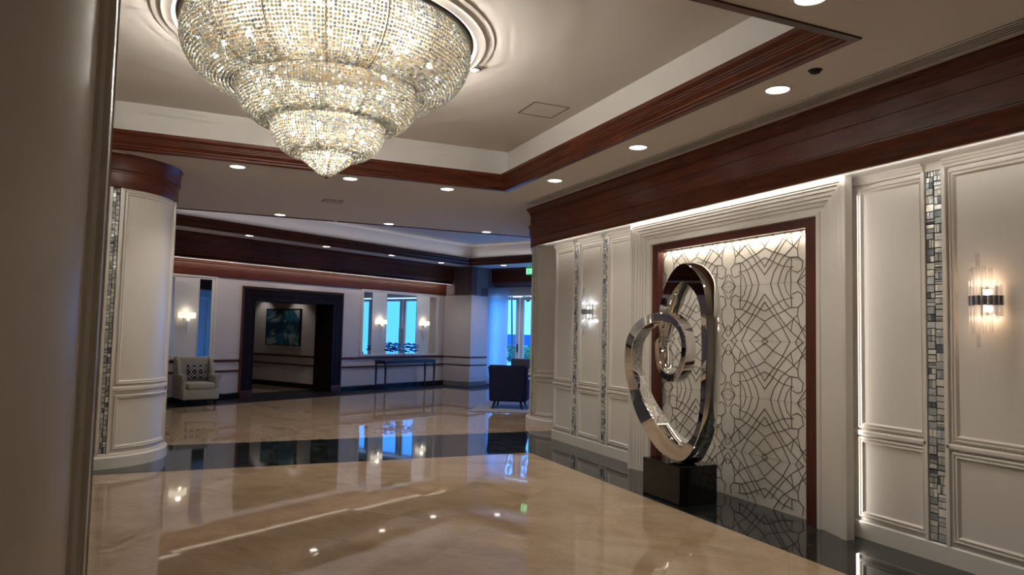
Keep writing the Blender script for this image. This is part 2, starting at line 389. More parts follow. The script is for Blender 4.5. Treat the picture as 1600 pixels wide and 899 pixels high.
# ---------------------------------------------------------------- fascias
F_PROF = [(0, FB), (-.245, FB), (-.25, FB+.012), (-.262, FB+.03), (-.29, FB+.055), (-.325, FB+.085), (-.345, FB+.12), (-.36, FB+.135), (-.36, FB+.15), (-.368, FB+.15), (-.368, 3.178), (-.362, 3.18), (-.362, 3.186), (-.368, 3.188), (-.368, 3.30), (-.378, 3.30), (-.378, 3.315), (-.395, 3.34), (-.42, 3.365), (-.438, 3.375), (-.438, 3.40), (0, 3.40)]
def neg(p): return [(-o, z) for o, z in p]
bm = B()
# travel +Y: left = -X (into the room), so positive offsets
sweep(bm, [(WX, -5), (WX, 9.62)], neg(F_PROF)); bmesh.ops.recalc_face_normals(bm, faces=bm.faces)
struct(obj('trim_7', bm, M['wood']))
# soffit strip under the fascia, perforated white
bm = B(); box(bm, WX-.245, WX, -5, 9.62, FB-.006, FB+.004)
struct(obj('trim_8', bm, M['white']))
bm = B(); sweep(bm, [(7.86, 0), (-9, 0)], neg(F_PROF), mw=MUV); bmesh.ops.recalc_face_normals(bm, faces=bm.faces); struct(obj('trim_9', bm, M['wood']))
bm = B(); box(bm, -9, 7.9, -.36, 0, 2.875, 2.893, 0, MUV); struct(obj('trim_10', bm, M['white']))
bm = B(); sweep(bm, [(U2, -12.5), (U2, -.98)], neg(F_PROF), mw=MUV); bmesh.ops.recalc_face_normals(bm, faces=bm.faces); struct(obj('trim_11', bm, M['wood']))
# lighter wood band on the wall, below the cove
bm = B(); sweep(bm, [(7.9, 0), (-9, 0)], [(0, 2.575), (.035, 2.575), (.045, 2.59), (.045, 2.70), (.038, 2.705), (.038, 2.712), (.045, 2.716), (.045, 2.83), (.06, 2.85), (.06, 2.873), (0, 2.873)], mw=MUV)
bmesh.ops.recalc_face_normals(bm, faces=bm.faces); struct(obj('trim_12', bm, M['wood']))
bm = B(); sweep(bm, [(8.66, .0), (8.66, -1.0), (7.9, -1.0), (7.9, 0)], [(-.0, 2.575), (-.04, 2.575), (-.05, 2.59), (-.05, 2.86), (-.065, 2.87), (-.065, 2.90), (-.05, 2.91), (-.05, 3.3), (-.07, 3.33), (-.10, 3.37), (-.10, 3.40), (0, 3.40)], mw=MUV)
sweepfix = bm; bmesh.ops.recalc_face_normals(bm, faces=bm.faces); struct(obj('trim_13', bm, M['wood']))
# black stone skirting and the two mahogany rails on the back wall
def back_strip(name, prof, m, segs):
    bm = B()
    for pth in segs: sweep(bm, pth, prof, mw=MUV)
    bmesh.ops.recalc_face_normals(bm, faces=bm.faces); return struct(obj(name, bm, M[m]))
SEG = [[(7.9, 0), (4.10, 0)], [(1.35, 0), (-9, 0)]]
PIERP = [[(8.66, -.1), (8.66, -1.0), (7.9, -1.0), (7.9, 0)]]
def nz(p): return [(-o, z) for o, z in p]
back_strip('baseboard_back', [(0, 0), (.03, 0), (.03, .115), (.015, .13), (0, .13)], 'basebd', SEG)
back_strip('baseboard_pier', nz([(0, 0), (.03, 0), (.03, .115), (.015, .13), (0, .13)]), 'basebd', PIERP)
RU = [(0, .785), (.018, .785), (.03, .797), (.03, .83), (.02, .84), (0, .84)]; RL = [(0, .57), (.015, .57), (.024, .58), (.024, .607), (.015, .615), (0, .615)]
back_strip('trim_14', RU, 'wood', SEG); back_strip('trim_15', RL, 'wood', SEG)
back_strip('trim_16', nz(RU), 'wood', PIERP); back_strip('trim_17', nz(RL), 'wood', PIERP)
CORR = [[(3.95, 5.4), (3.95, .67)]]
back_strip('trim_18', nz(RU), 'wood', CORR); back_strip('trim_19', nz(RL), 'wood', CORR); back_strip('baseboard_corridor', nz([(0, 0), (.03, 0), (.03, .13), (0, .13)]), 'basebd', CORR)

# ---------------------------------------------------------------- panelled right wall
def mould_rect(bm, y0, y1, z0, z1, X, w=.05):
    """raised moulding frame on a plane x = X facing -x (outer size given)"""
    pr = [(0, 0), (0, .012), (.006, .02), (.014, .022), (.018, .012), (.026, .010), (.030, .018), (.038, .020), (w-.006, .008), (w, 0)]
    loop = [(y0, z0), (y1, z0), (y1, z1), (y0, z1)]; dirs = [(1, 1), (-1, 1), (-1, -1), (1, -1)]
    rings = []
    for (y, z), (a, b) in zip(loop, dirs): rings.append([bm.verts.new((X-h, y+a*o, z+b*o)) for o, h in pr])
    for i in range(4):
        A, Bq = rings[i], rings[(i+1) % 4]
        for j in range(len(pr)-1): bm.faces.new((A[j], Bq[j], Bq[j+1], A[j+1]))
def run_y(bm, y0, y1, prof):  # prof = (x, z) closed
    a = [bm.verts.new((x, y0, z)) for x, z in prof]; b = [bm.verts.new((x, y1, z)) for x, z in prof]; n = len(prof)
    for i in range(n): bm.faces.new((a[i], a[(i+1) % n], b[(i+1) % n], b[i]))
    bm.faces.new(a[::-1]); bm.faces.new(b)
MOS = [3.470, 8.80, 8.02]
HALF = .066
bays = [(-1.3, .6), (.75, 3.345), (3.54, 4.36), (7.05, 7.93), (8.09, 8.715), (8.87, 9.45)]
bays = [(1.55, 3.36), (3.545, 4.13), (7.16, 7.92), (8.12, 8.70), (8.885, 9.44), (-1.0, 1.22)]
bm = B()
for y0, y1 in bays:
    mould_rect(bm, y0, y1, .855, 2.775, WX); mould_rect(bm, y0, y1, .165, .79, WX)
bmesh.ops.recalc_face_normals(bm, faces=bm.faces)
obj('panel_moulding', bm, M['cream'], wall_right)
bm = B()
for y0, y1 in ((-5, MOS[0]-HALF-.012), (MOS[0]+HALF+.012, 4.17), (7.11, MOS[2]-HALF-.012), (MOS[2]+HALF+.012, MOS[1]-HALF-.012), (MOS[1]+HALF+.012, 9.48)):
    run_y(bm, y0, y1, [(WX, .802), (WX-.02, .802), (WX-.026, .812), (WX-.026, .832), (WX-.02, .842), (WX, .842)])
    run_y(bm, y0, y1, [(WX, 2.80), (WX-.014, 2.80), (WX-.02, 2.81), (WX-.02, 2.82), (WX-.032, 2.83), (WX-.032, 2.838), (WX-.045, 2.85), (WX-.045, FB-.006), (WX, FB-.006)])
run_y(bm, -5, 4.2, [(WX, 0), (WX-.022, 0), (WX-.022, .125), (WX-.012, .135), (WX, .135)]); run_y(bm, 7.08, 9.48, [(WX, 0), (WX-.022, 0), (WX-.022, .125), (WX-.012, .135), (WX, .135)])
obj('rail_moulding', bm, M['cream'], wall_right)

def mosaic_tiles(bm, w, z0, z1, place, seed):
    """irregular glass tiles in two columns; place(s, z, h) -> 3-D point"""
    r = random.Random(seed)
    for cidx in (0, 1):
        z = z0+.004
        while z < z1-.008:
            h = min(r.uniform(.036, .066), z1-z)
            s0 = -w/2+.004 if cidx == 0 else .0025; s1 = -.0025 if cidx == 0 else w/2-.004
            k = r.choice([1, 1, 2, 2, 3]); hz = r.random() < .35
            for q in range(k):
                if hz: a0, a1, b0, b1 = s0, s1, z+(h-.005)*q/k, z+(h-.005)*(q+1)/k-.003
                else: a0, a1, b0, b1 = s0+(s1-s0)*q/k, s0+(s1-s0)*(q+1)/k-.003, z, z+h-.005
                d = r.uniform(.004, .010); e = [r.uniform(-.0035, .0035) for _ in range(4)]
                mi = r.choice([1, 1, 2, 3, 3, 4, 4, 5])
                lo = [bm.verts.new(place(s, zz, 0)) for s, zz in ((a0, b0), (a1, b0), (a1, b1), (a0, b1))]
                hi = [bm.verts.new(place(s, zz, d+ee)) for (s, zz), ee in zip(((a0+.001, b0+.001), (a1-.001, b0+.001), (a1-.001, b1-.001), (a0+.001, b1-.001)), e)]
                bm.faces.new(hi).material_index = mi
                for i in range(4): bm.faces.new((lo[i], lo[(i+1) % 4], hi[(i+1) % 4], hi[i])).material_index = mi
            z += h
MOSM = [M['grout']]+[M['glass%d' % i] for i in range(5)]
for i, (yc, lb) in enumerate(zip(MOS, ('silver glass mosaic strip beside the crystal sconce nearest the camera', 'silver glass mosaic strip at the far end of the panelled wall', 'silver glass mosaic strip between the far crystal sconce and the sculpture niche'))):
    bm = B(); box(bm, WX-.006, WX-.0005, yc-HALF, yc+HALF, .137, 2.80)
    X = WX-.006; mosaic_tiles(bm, 2*HALF, .14, 2.797, lambda s, z, h: (X-h, yc-s, z), 10+i)
    bmesh.ops.recalc_face_normals(bm, faces=bm.faces)
    o = tag(obj('mosaic_strip', bm, None, None, MOSM), lb, 'wall mosaic', 'mosaic strips of the panelled wall')
    bm = B()
    for s in (-1, 1):
        a = yc+s*HALF; b = yc+s*(HALF+.028)
        box(bm, WX-.026, WX-.0005, min(a, b), max(a, b), .137, 2.80)
    obj('edge_bead', bm, M['cream'], o)

# ---------------------------------------------------------------- round columns
def column(cx, cy, off, label, R=.80):
    t = thing('round_column', label, 'column', (cx, cy, 0), 0, 'round panelled columns')
    SEG_ = 120
    bm = B(); lathe(bm, [(R, .12), (R, 3.04)], SEG_); obj('shaft', bm, M['cream'], t, smooth=True)
    bm = B(); lathe(bm, [(.0, 0), (R+.055, 0), (R+.055, .115), (R+.045, .125), (R+.02, .13), (R+.02, .145), (R+.012, .155), (R, .157)], SEG_); obj('plinth', bm, M['cream'], t, smooth=True)
    bm = B(); lathe(bm, [(R-.01, 3.03), (R+.03, 3.03), (R+.035, 3.045), (R+.035, 3.19), (R+.042, 3.195), (R+.042, 3.203), (R+.036, 3.206), (R+.036, 3.213), (R+.05, 3.218), (R+.055, 3.235), (R+.055, 3.36), (R+.07, 3.38), (R+.075, H-.002), (0, H-.002)], SEG_); obj('wooden_cap', bm, M['wood'], t, smooth=True)['label'] = 'mahogany band round the column top'
    tr = [B(), B()]
    def P(a, r, z): return (r*math.cos(a), r*math.sin(a), z)
    hw = .0375/R; st = .085/R
    for k in range(5):
        ac = math.radians(off+72*k)
        bm = B()
        for q in range(2):
            a0, a1 = ac-hw+hw*q, ac+hw*q
            bm.faces.new([bm.verts.new(P(a, R+.002, z)) for a, z in ((a0, .16), (a1, .16), (a1, 3.028), (a0, 3.028))])
        mosaic_tiles(bm, .075, .16, 3.026, lambda s, z, h: P(ac+s/R, R+.002+h, z), 40+k+int(cx*10))
        obj('mosaic_strip', bm, None, t, MOSM)['label'] = 'silver glass mosaic strip'
        # edge beads
        bm = tr[0]
        for s in (-1, 1):
            a0 = ac+s*(hw+.0); a1 = ac+s*(hw+.028/R)
            lo, hi = min(a0, a1), max(a0, a1)
            pts = [(lo, R), (lo, R+.021), (hi, R+.021), (hi, R)]
            A = [bm.verts.new(P(a, r, .157)) for a, r in pts]; C = [bm.verts.new(P(a, r, 3.03)) for a, r in pts]
            for i in range(3): bm.faces.new((A[i], A[i+1], C[i+1], C[i]))
        # panels between this strip and the next
        b0 = ac+st; b1 = ac+math.radians(72)-st; n = 22
        pr = [(0, 0), (0, .012), (.006, .02), (.016, .022), (.020, .010), (.030, .008), (.034, .016), (.044, .008), (.05, 0)]
        bm = tr[1]
        for z0, z1 in ((.19, .775), (.885, 3.005)):
            rings = []
            pa = [('b', i) for i in range(n+1)]+[('t', i) for i in range(n, -1, -1)]
            for side, i in pa:
                f = i/n; ring = []
                for o, h in pr:
                    aa = (b0+o/R)+((b1-o/R)-(b0+o/R))*f; zz = z0+o if side == 'b' else z1-o
                    ring.append(bm.verts.new(P(aa, R+h, zz)))
                rings.append(ring)
            for i in range(len(rings)):
                A, C = rings[i], rings[(i+1) % len(rings)]
                for j in range(len(pr)-1): bm.faces.new((A[j], C[j], C[j+1], A[j+1]))
        # rail arc
        prr = [(R, .815), (R+.018, .817), (R+.026, .828), (R+.026, .852), (R+.018, .865), (R, .87)]
        a0 = ac+hw+.028/R; a1 = ac+math.radians(72)-hw-.028/R
        lathe(tr[0], prr, n, (0, 0, 0), a0, a1)
    for b_ in tr: bmesh.ops.recalc_face_normals(b_, faces=b_.faces)
    obj('rail_moulding', tr[0], M['cream'], t); obj('panel_moulding', tr[1], M['cream'], t)
    return t
column(-1.12, 9.54, -72, 'round cream column with mahogany cap standing on the black floor band')
column(-1.03, 2.0, 2.7, 'huge cream column filling the left edge, nearest the camera', .79)
column(6.03, 10.90, -110, 'round cream column behind the end of the panelled wall', .80)

# ---------------------------------------------------------------- sculpture niche surround
t = thing('niche_surround', 'tall cream fluted surround with dark inner frame round white relief panel', 'wall niche', (WX, 5.62, 0))
def Tl(bm, loc): bmesh.ops.translate(bm, vec=-Vector(loc), verts=bm.verts)
Y0, Y1, ZT = 4.09, 7.17, FB-.006
IY0, IY1, IZ = 4.44, 6.84, 2.59
cas = [(0, .0), (0, .08), (.03, .085), (.05, .085), (.055, .07), (.075, .075), (.08, .062), (.115, .062), (.12, .05), (.16, .05), (.165, .04), (.2, .042), (.205, .03), (.245, .03), (.25, .02), (.30, .02), (.305, .03), (.34, .03), (.35, .0)]
bm = B(); bx = WX-.115
def casing(bm, y0, y1, z1, X, prof):
    rings = []
    for (y, z, a, b) in ((y0, 0, 1, 0), (y0, z1, 1, -1), (y1, z1, -1, -1), (y1, 0, -1, 0)):
        rings.append([bm.verts.new((X-h, y+a*o, z+b*o*(.28/.35) if b else 0)) for o, h in prof])
    for i in range(3):
        A, C = rings[i], rings[i+1]
        for j in range(len(prof)): bm.faces.new((A[j], C[j], C[(j+1) % len(prof)], A[(j+1) % len(prof)]))
    bm.faces.new(rings[0]); bm.faces.new(rings[-1][::-1])
casing(bm, Y0, Y1, ZT, bx, cas); bmesh.ops.recalc_face_normals(bm, faces=bm.faces); Tl(bm, (WX, 5.62, 0)); obj('casing', bm, M['cream'], t)
bm = B(); fr = [(0, -.06), (0, .02), (.135, .02), (.135, -.03), (.12, -.03), (.12, -.06)]
rings = []
for (y, z, a, b) in ((IY0-.01, 0, 1, 0), (IY0-.01, IZ+.008, 1, -1), (IY1+.01, IZ+.008, -1, -1), (IY1+.01, 0, -1, 0)):
    rings.append([bm.verts.new((WX-.10-h, y+a*o, z+b*o*.66)) for o, h in fr])
for i in range(3):
    for j in range(len(fr)): bm.faces.new((rings[i][j], rings[i+1][j], rings[i+1][(j+1) % len(fr)], rings[i][(j+1) % len(fr)]))
bm.faces.new(rings[0]); bm.faces.new(rings[-1][::-1]); bmesh.ops.recalc_face_normals(bm, faces=bm.faces); Tl(bm, (WX, 5.62, 0)); obj('inner_frame', bm, M['wood_v'], t)['label'] = 'dark mahogany frame'
# relief panel of incised tiles
PX = WX-.012
bm = B(); box(bm, PX, WX-.001, IY0-.0, IY1+.0, .0015, IZ); Tl(bm, (WX, 5.62, 0)); rp = obj('relief_panel', bm, M['relief'], t)
cell = [
 [(0, .17), (.16, .33), (.30, .50), (.45, .66), (.64, .82), (.93, 1.0)], [(0, .31), (.18, .50), (.42, .72), (.62, 1.0)],
 [(0, .47), (.12, .43), (.27, .36), (.45, .29), (.66, .26), (.70, .26)], [(0, .65), (.20, .56), (.42, .50), (.60, .43), (.80, .42)],
 [(0, .97), (.24, .83), (.55, .72), (.80, .55), (.82, .42)], [(.15, 0), (.22, .18), (.42, .42), (.72, .62), (.98, .82)],
 [(.33, 0), (.42, .20), (.52, .34), (.62, .43)], [(.49, 0), (.55, .16), (.66, .26)], [(.65, 0), (.64, .16), (.66, .26), (.66, .42), (.82, .42), (.93, .34), (.90, .20), (.80, .16), (.68, .20)],
 [(.98, .23), (.80, .01)], [(.98, .11), (.91, .07), (.80, .0)], [(.40, 1.0), (.22, .86), (0, .67)], [(.08, 1.0), (.0, .94)], [(.80, .55), (.86, .74), (.98, .93)],
 [(.70, .62), (.64, .82)], [(.75, 1.0), (.86, .86), (.98, .72)]]
bm = B(); rr_ = random.Random(3)
def gl(y, z, a, b, last=False):
    pass
def seg_line(p, q, w_=.0052):
    (y0, z0), (y1, z1) = p, q; d = Vector((y1-y0, z1-z0)); l = d.length
    if l < 1e-4: return
    d /= l; nrm = Vector((-d.y, d.x))*w_/2; e = d*w_*.3
    c = [(y0-e.x+nrm.x, z0-e.y+nrm.y), (y0-e.x-nrm.x, z0-e.y-nrm.y), (y1+e.x-nrm.x, z1+e.y-nrm.y), (y1+e.x+nrm.x, z1+e.y+nrm.y)]
    a = [bm.verts.new((PX-.0035, y, z)) for y, z in c]; b = [bm.verts.new((PX+.0005, y, z)) for y, z in c]
    bm.faces.new(a); bm.faces.new(b[::-1])
    for i in range(4): bm.faces.new((a[i], b[i], b[(i+1) % 4], a[(i+1) % 4]))
CW, CH = .50, .535
for ci in range(-1, 5):
    for ri in range(0, 6):
        for ln in cell:
            # axes at y = 5.16 + n*CW (even n = row of chevrons), z = 2.055 - n*CH ; mirrored in odd cells
            pts = []
            for s, tt in ln:
                yy = 5.16+(ci*CW+(s if ci % 2 == 0 else 1-s)*CW)*1.0
                zz = 2.59-.0-(ri*CH+(tt if ri % 2 == 1 else 1-tt)*CH)
                pts.append((yy, zz))
            # smooth the polyline a little
            for a, b in zip(pts, pts[1:]):
                if min(a[0], b[0]) < IY0 or max(a[0], b[0]) > IY1 or min(a[1], b[1]) < .01 or max(a[1], b[1]) > IZ: continue
                seg_line(a, b, .0062 if len(ln) > 3 else .0048)
bmesh.ops.recalc_face_normals(bm, faces=bm.faces); Tl(bm, (WX, 5.62, 0)); obj('incised_lines', bm, M['groove'], rp)
bm = B()
for k in range(1, 5): box(bm, PX-.0012, PX, IY0, IY1, 2.59-k*CH-.001, 2.59-k*CH+.001)
Tl(bm, (WX, 5.62, 0)); obj('tile_joint', bm, M['grout'], rp)
# hidden LED strips of the niche and of the floating surround
area('niche_led', (WX-.05, 5.64, 2.50), (.25, 0, -1), (0, 1, 0), .012, 2.2, P_NICHE, WARM)
area('niche_led', (WX-.05, 6.74, 1.28), (.3, -1, 0), (0, 0, 1), .012, 2.3, P_NICHE*.6, WARM)
area('surround_led', (WX-.045, Y0+.03, 1.42), (.2, -1, 0), (0, 0, 1), .05, 2.6, 1.6, NEUT)
area('surround_led', (WX-.045, Y1-.03, 1.42), (.2, 1, 0), (0, 0, 1), .05, 2.6, 1.4, NEUT)
# cove strips
area('fascia_led', (WX-.235, 2.6, FB-.022), (1, 0, -.22), (0, 1, 0), .02, 11, P_COVE*1.15, NEUT)
area('fascia_led', (WX-.235, 8.8, FB-.022), (1, 0, -.22), (0, 1, 0), .02, 1.3, P_COVE*.16, NEUT)
p = UV(2.9, -.335); area('cove_led', (p[0], p[1], 2.862), (-.5, .866, .05), (UX, UY, 0), .02, 9.8, 11, WARM)

p = UV(1.9, -1.19); area('coffer_fill', (p[0], p[1], 3.62), (-.05, .0866, 1), (UX, UY, 0), .08, 11, 4.5, (1, .94, .94))  # fill strip added above the trim to brighten the far coffer
p = UV(7.60, -4.0); area('coffer_fill', (p[0], p[1], 3.62), (UX*.1, UY*.1, 1), (-UY, UX, 0), .08, 5.5, 2.2, (1, .94, .94))  # second added fill strip, along the coffer's window side

# ================================================================== LARGE OBJECTS
# ---- chandelier
CXC, CYC = .89, 5.78
t = thing('crystal_chandelier', 'tiered crystal bead chandelier with brass rings and pointed tip', 'chandelier', (CXC, CYC, HC))
def zz_(z): return z-HC
def resample(pr, step):
    P_ = [Vector(p) for p in pr]; Ls = [0]
    for a, b in zip(P_, P_[1:]): Ls.append(Ls[-1]+(b-a).length)
    n = max(2, int(Ls[-1]/step)); out = []
    for i in range(n+1):
        s = Ls[-1]*i/n
        for k in range(len(P_)-1):
            if s <= Ls[k+1]+1e-9: f = (s-Ls[k])/(Ls[k+1]-Ls[k]); out.append(P_[k].lerp(P_[k+1], f)); break
    return out
def catmull(pr, k=5):
    P_ = [Vector(p) for p in pr]; P_ = [2*P_[0]-P_[1]]+P_+[2*P_[-1]-P_[-2]]; out = []
    for i in range(1, len(P_)-2):
        for j in range(k):
            f = j/k; a, b, c, d = P_[i-1:i+3]
            out.append(.5*((2*b)+(c-a)*f+(2*a-5*b+4*c-d)*f*f+(3*b-a-3*c+d)*f**3))
    out.append(P_[-2]); return out
ib = B(); bmesh.ops.create_icosphere(ib, subdivisions=1, radius=1); iv = np.array([v.co[:] for v in ib.verts]); ifc = np.array([[v.index for v in f.verts] for f in ib.faces]); ib.free()
def beads(name, centers, radii, parent, m):
    n = len(centers); C_ = np.array(centers)[:, None, :]; rs = np.array(radii)[:, None, None]
    rng = np.random.default_rng(len(centers)); ang = rng.uniform(0, 6.28, n); ca, sa = np.cos(ang), np.sin(ang)
    V = np.empty((n, 12, 3)); V[:, :, 0] = iv[None, :, 0]*ca[:, None]-iv[None, :, 1]*sa[:, None]; V[:, :, 1] = iv[None, :, 0]*sa[:, None]+iv[None, :, 1]*ca[:, None]; V[:, :, 2] = iv[None, :, 2]
    V = (V*rs+C_).reshape(-1, 3); F = (ifc[None]+12*np.arange(n)[:, None, None]).reshape(-1, 3)
    me = bpy.data.meshes.new(name); me.vertices.add(len(V)); me.vertices.foreach_set('co', V.ravel())
    me.loops.add(F.size); me.loops.foreach_set('vertex_index', F.ravel().astype('i'))
    me.polygons.add(len(F)); me.polygons.foreach_set('loop_start', np.arange(0, F.size, 3, dtype='i')); me.update(calc_edges=True)
    o = link(name, me, m, parent); o['kind'] = 'stuff'; return o
TIERS = [([(1.10, 3.87), (1.12, 3.77), (1.09, 3.65), (1.01, 3.54), (.89, 3.46), (.77, 3.43), (.70, 3.455)], 250, .0126, .0265),
         ([(.69, 3.49), (.71, 3.41), (.69, 3.32), (.63, 3.235), (.53, 3.175), (.445, 3.17)], 196, .0118, .0228),
         ([(.425, 3.22), (.44, 3.13), (.415, 3.04), (.345, 2.96), (.26, 2.925), (.215, 2.93)], 126, .0112, .0218),
         ([(.21, 2.925), (.18, 2.885), (.13, 2.845), (.08, 2.805), (.035, 2.775), (.008, 2.758)], 52, .0105, .023)]
lb_t = ['largest top tier of crystal strings', 'second tier of crystal strings', 'third tier of crystal strings', 'pointed bottom tier of crystal strings']
for ti, (pr, ns, rad, step) in enumerate(TIERS):
    pts = resample([tuple(q) for q in catmull(pr)], step); cs, rs = [], []
    r0 = pts[0].x
    for s in range(ns):
        jit = rnd.uniform(-.15, .15)
        for k, q in enumerate(pts):
            keep = 1
            if q.x*2*PI/ns < rad*1.25:   # strings merge towards the small rings
                step_ = 2 if q.x*4*PI/ns > rad*1.25 else (4 if q.x*8*PI/ns > rad*1.25 else 8)
                if s % step_: continue
            a = 2*PI*(s+jit*.35)/ns; j = rnd.uniform(-.003, .003)
            cs.append(((q.x+j)*math.cos(a), (q.x+j)*math.sin(a), zz_(q.y)+j)); rs.append(rad*rnd.uniform(.88, 1.05))
    o = beads('crystal_strings', cs, rs, t, M['crystal']); o['label'] = lb_t[ti]
# frame rings
for r, z, rr in ((1.118, 3.885, .016), (.728, 3.493, .016), (.458, 3.224, .014), (.232, 2.965, .011)):
    bm = B(); tube(bm, [(r*math.cos(2*PI*i/72), r*math.sin(2*PI*i/72), zz_(z)) for i in range(72)], rr, 8, True)
    obj('ring_band', bm, M['gold' if r < 1 else 'plate'], t, smooth=True)['label'] = 'brass ring'
bm = B()
for ti, n in ((0, 16), (1, 12), (2, 8), (3, 6)):
    pr = [tuple(q) for q in catmull(TIERS[ti][0], 4)]
    for k in range(n):
        a = 2*PI*(k+.5)/n; tube(bm, [((r-.03)*math.cos(a), (r-.03)*math.sin(a), zz_(z)) for r, z in pr], .0055, 5)
obj('frame_ribs', bm, M['gold_dk'], t)
bm = B(); lathe(bm, [(0, zz_(3.895)), (1.09, zz_(3.895)), (1.135, zz_(3.90)), (1.135, zz_(3.918)), (0, zz_(3.918))], 72); obj('mounting_plate', bm, M['plate'], t, smooth=True)
# fringe of long drops above the last tier
cs, rs = [], []; bm = B()
for k in range(64):
    a = 2*PI*k/64; x, y = .213*math.cos(a), .213*math.sin(a); cyl(bm, (x, y, zz_(2.96)), (x, y, zz_(2.925)), .005, .0065, 5)
o = obj('crystal_fringe', bm, M['crystal'], t)
# bulbs: lit, each with its own light
bulbs = []
for k in range(18): bulbs.append((.86, k/18, 3.60))
for k in range(10): bulbs.append((.52, (k+.5)/10, 3.33))
for k in range(8): bulbs.append((.46, (k+.2)/8, 3.55))
for k in range(6): bulbs.append((.27, k/6, 3.08))
bulbs.append((.0, 0, 2.93))
for r, f, z in bulbs:
    a = 2*PI*f; bm = B(); bmesh.ops.create_icosphere(bm, subdivisions=2, radius=.02); bmesh.ops.translate(bm, vec=(r*math.cos(a), r*math.sin(a), zz_(z)), verts=bm.verts)
    obj('bulb', bm, M['bulb'], t, smooth=True)['label'] = 'lit bulb'
for k in range(8): a = 2*PI*(k+.5)/8; light('POINT', 'bulb_light', (CXC+.72*math.cos(a), CYC+.72*math.sin(a), 3.62), P_CHAND*.07, CRYST, shadow_soft_size=.015)
for k in range(4): a = 2*PI*(k+.25)/4; light('POINT', 'bulb_light', (CXC+.36*math.cos(a), CYC+.36*math.sin(a), 3.34), P_CHAND*.07, CRYST, shadow_soft_size=.015)
light('POINT', 'bulb_light', (CXC, CYC, 3.10), P_CHAND*.09, CRYST, shadow_soft_size=.015)
light('POINT', 'bulb_light', (CXC, CYC, 2.92), P_CHAND*.02, CRYST, shadow_soft_size=.03)
# plaster ring on the coffer ceiling
bm = B(); lathe(bm, [(1.14, 0), (1.15, -.03), (1.18, -.045), (1.22, -.03), (1.25, -.03), (1.27, -.012), (1.32, -.01), (1.33, 0)], 96, (CXC, CYC, HC))
bmesh.ops.recalc_face_normals(bm, faces=bm.faces); obj('ceiling_medallion', bm, M['ceil'], ceiling, smooth=True)

# ---- sculpture
SX, SY = 4.285, 5.68
t = thing('granite_plinth', 'black polished granite block carrying the steel sculpture', 'plinth', (SX, SY, 0))
bm = B(); rbox(bm, -.215, .215, -.29, .29, 0, .36, .006, 2); obj('block', bm, M['granite'], t)
def sculpt():
    # (y, z, x of the front face, radial width, depth)
    P_ = [(5.52, 0.458, 4.17, 0.15, 0.17), (5.351, 0.572, 4.17, 0.09, 0.16), (5.259, 0.734, 4.175, 0.07, 0.15), (5.222, 0.898, 4.18, 0.065, 0.15), (5.211, 1.185, 4.19, 0.075, 0.15), (5.205, 1.53, 4.19, 0.085, 0.15), (5.225, 1.82, 4.19, 0.1, 0.15), (5.309, 2.022, 4.19, 0.15, 0.15), (5.519, 2.155, 4.19, 0.18, 0.15), (5.708, 2.043, 4.19, 0.16, 0.15), (5.819, 1.859, 4.19, 0.12, 0.15), (5.891, 1.657, 4.19, 0.09, 0.14), (5.916, 1.454, 4.18, 0.07, 0.12), (5.835, 1.281, 4.14, 0.07, 0.11), (5.68, 1.178, 4.09, 0.075, 0.11), (5.471, 1.168, 4.04, 0.075, 0.11), (5.295, 1.272, 4.0, 0.075, 0.11), (5.225, 1.435, 3.98, 0.07, 0.11), (5.25, 1.583, 3.97, 0.07, 0.11), (5.342, 1.68, 3.96, 0.075, 0.11), (5.508, 1.723, 3.96, 0.08, 0.11), (5.734, 1.707, 3.96, 0.09, 0.12), (5.958, 1.633, 3.98, 0.11, 0.13), (6.123, 1.491, 4.0, 0.125, 0.13), (6.2, 1.314, 4.03, 0.135, 0.13), (6.219, 1.157, 4.06, 0.15, 0.13), (6.164, 1.006, 4.08, 0.17, 0.13), (6.087, 0.833, 4.1, 0.19, 0.14), (5.958, 0.683, 4.12, 0.2, 0.15), (5.784, 0.52, 4.15, 0.19, 0.16)]
    n = len(P_); K = 6; pts = []
    A = [np.array(p) for p in P_]
    for i in range(n):
        a, b, c, d = A[i-1], A[i], A[(i+1) % n], A[(i+2) % n]
        for j in range(K):
            f = j/K; pts.append(.5*((2*b)+(c-a)*f+(2*a-5*b+4*c-d)*f*f+(3*b-a-3*c+d)*f**3))
    m_ = len(pts); bm = B(); rings = []
    for i, q in enumerate(pts):
        dy, dz = pts[(i+1) % m_][0]-pts[i-1][0], pts[(i+1) % m_][1]-pts[i-1][1]; l = math.hypot(dy, dz); ny, nz_ = -dz/l, dy/l
        y, z, x, w_, dp = q; bl = .006
        h = w_/2; k = h+.006+.016*min(1, max(0, (x-4.06)/.1))
        sec = [(-h+bl, 0), (h-bl, 0), (h, bl), (k, dp-bl), (k-bl, dp), (-k+bl, dp), (-k, dp-bl), (-h, bl)]
        rings.append([bm.verts.new((x+b_-SX, y+ny*a_-SY, z+nz_*a_)) for a_, b_ in sec])
    for i in range(m_):
        a, b = rings[i], rings[(i+1) % m_]
        for j in range(8): bm.faces.new((a[j], b[j], b[(j+1) % 8], a[(j+1) % 8]))
    bmesh.ops.recalc_face_normals(bm, faces=bm.faces)
    return bm
t = thing('loop_sculpture', 'mirror polished steel sculpture of two looping ovals on the granite block', 'sculpture', (SX, SY, 0))
o = obj('steel_loop', sculpt(), M['steel'], t, smooth=True)
bm = B(); cyl(bm, (-.02, -.05, .3605), (-.02, -.05, .43), .05, .035, 20); obj('foot_pin', bm, M['steel'], t, smooth=True)

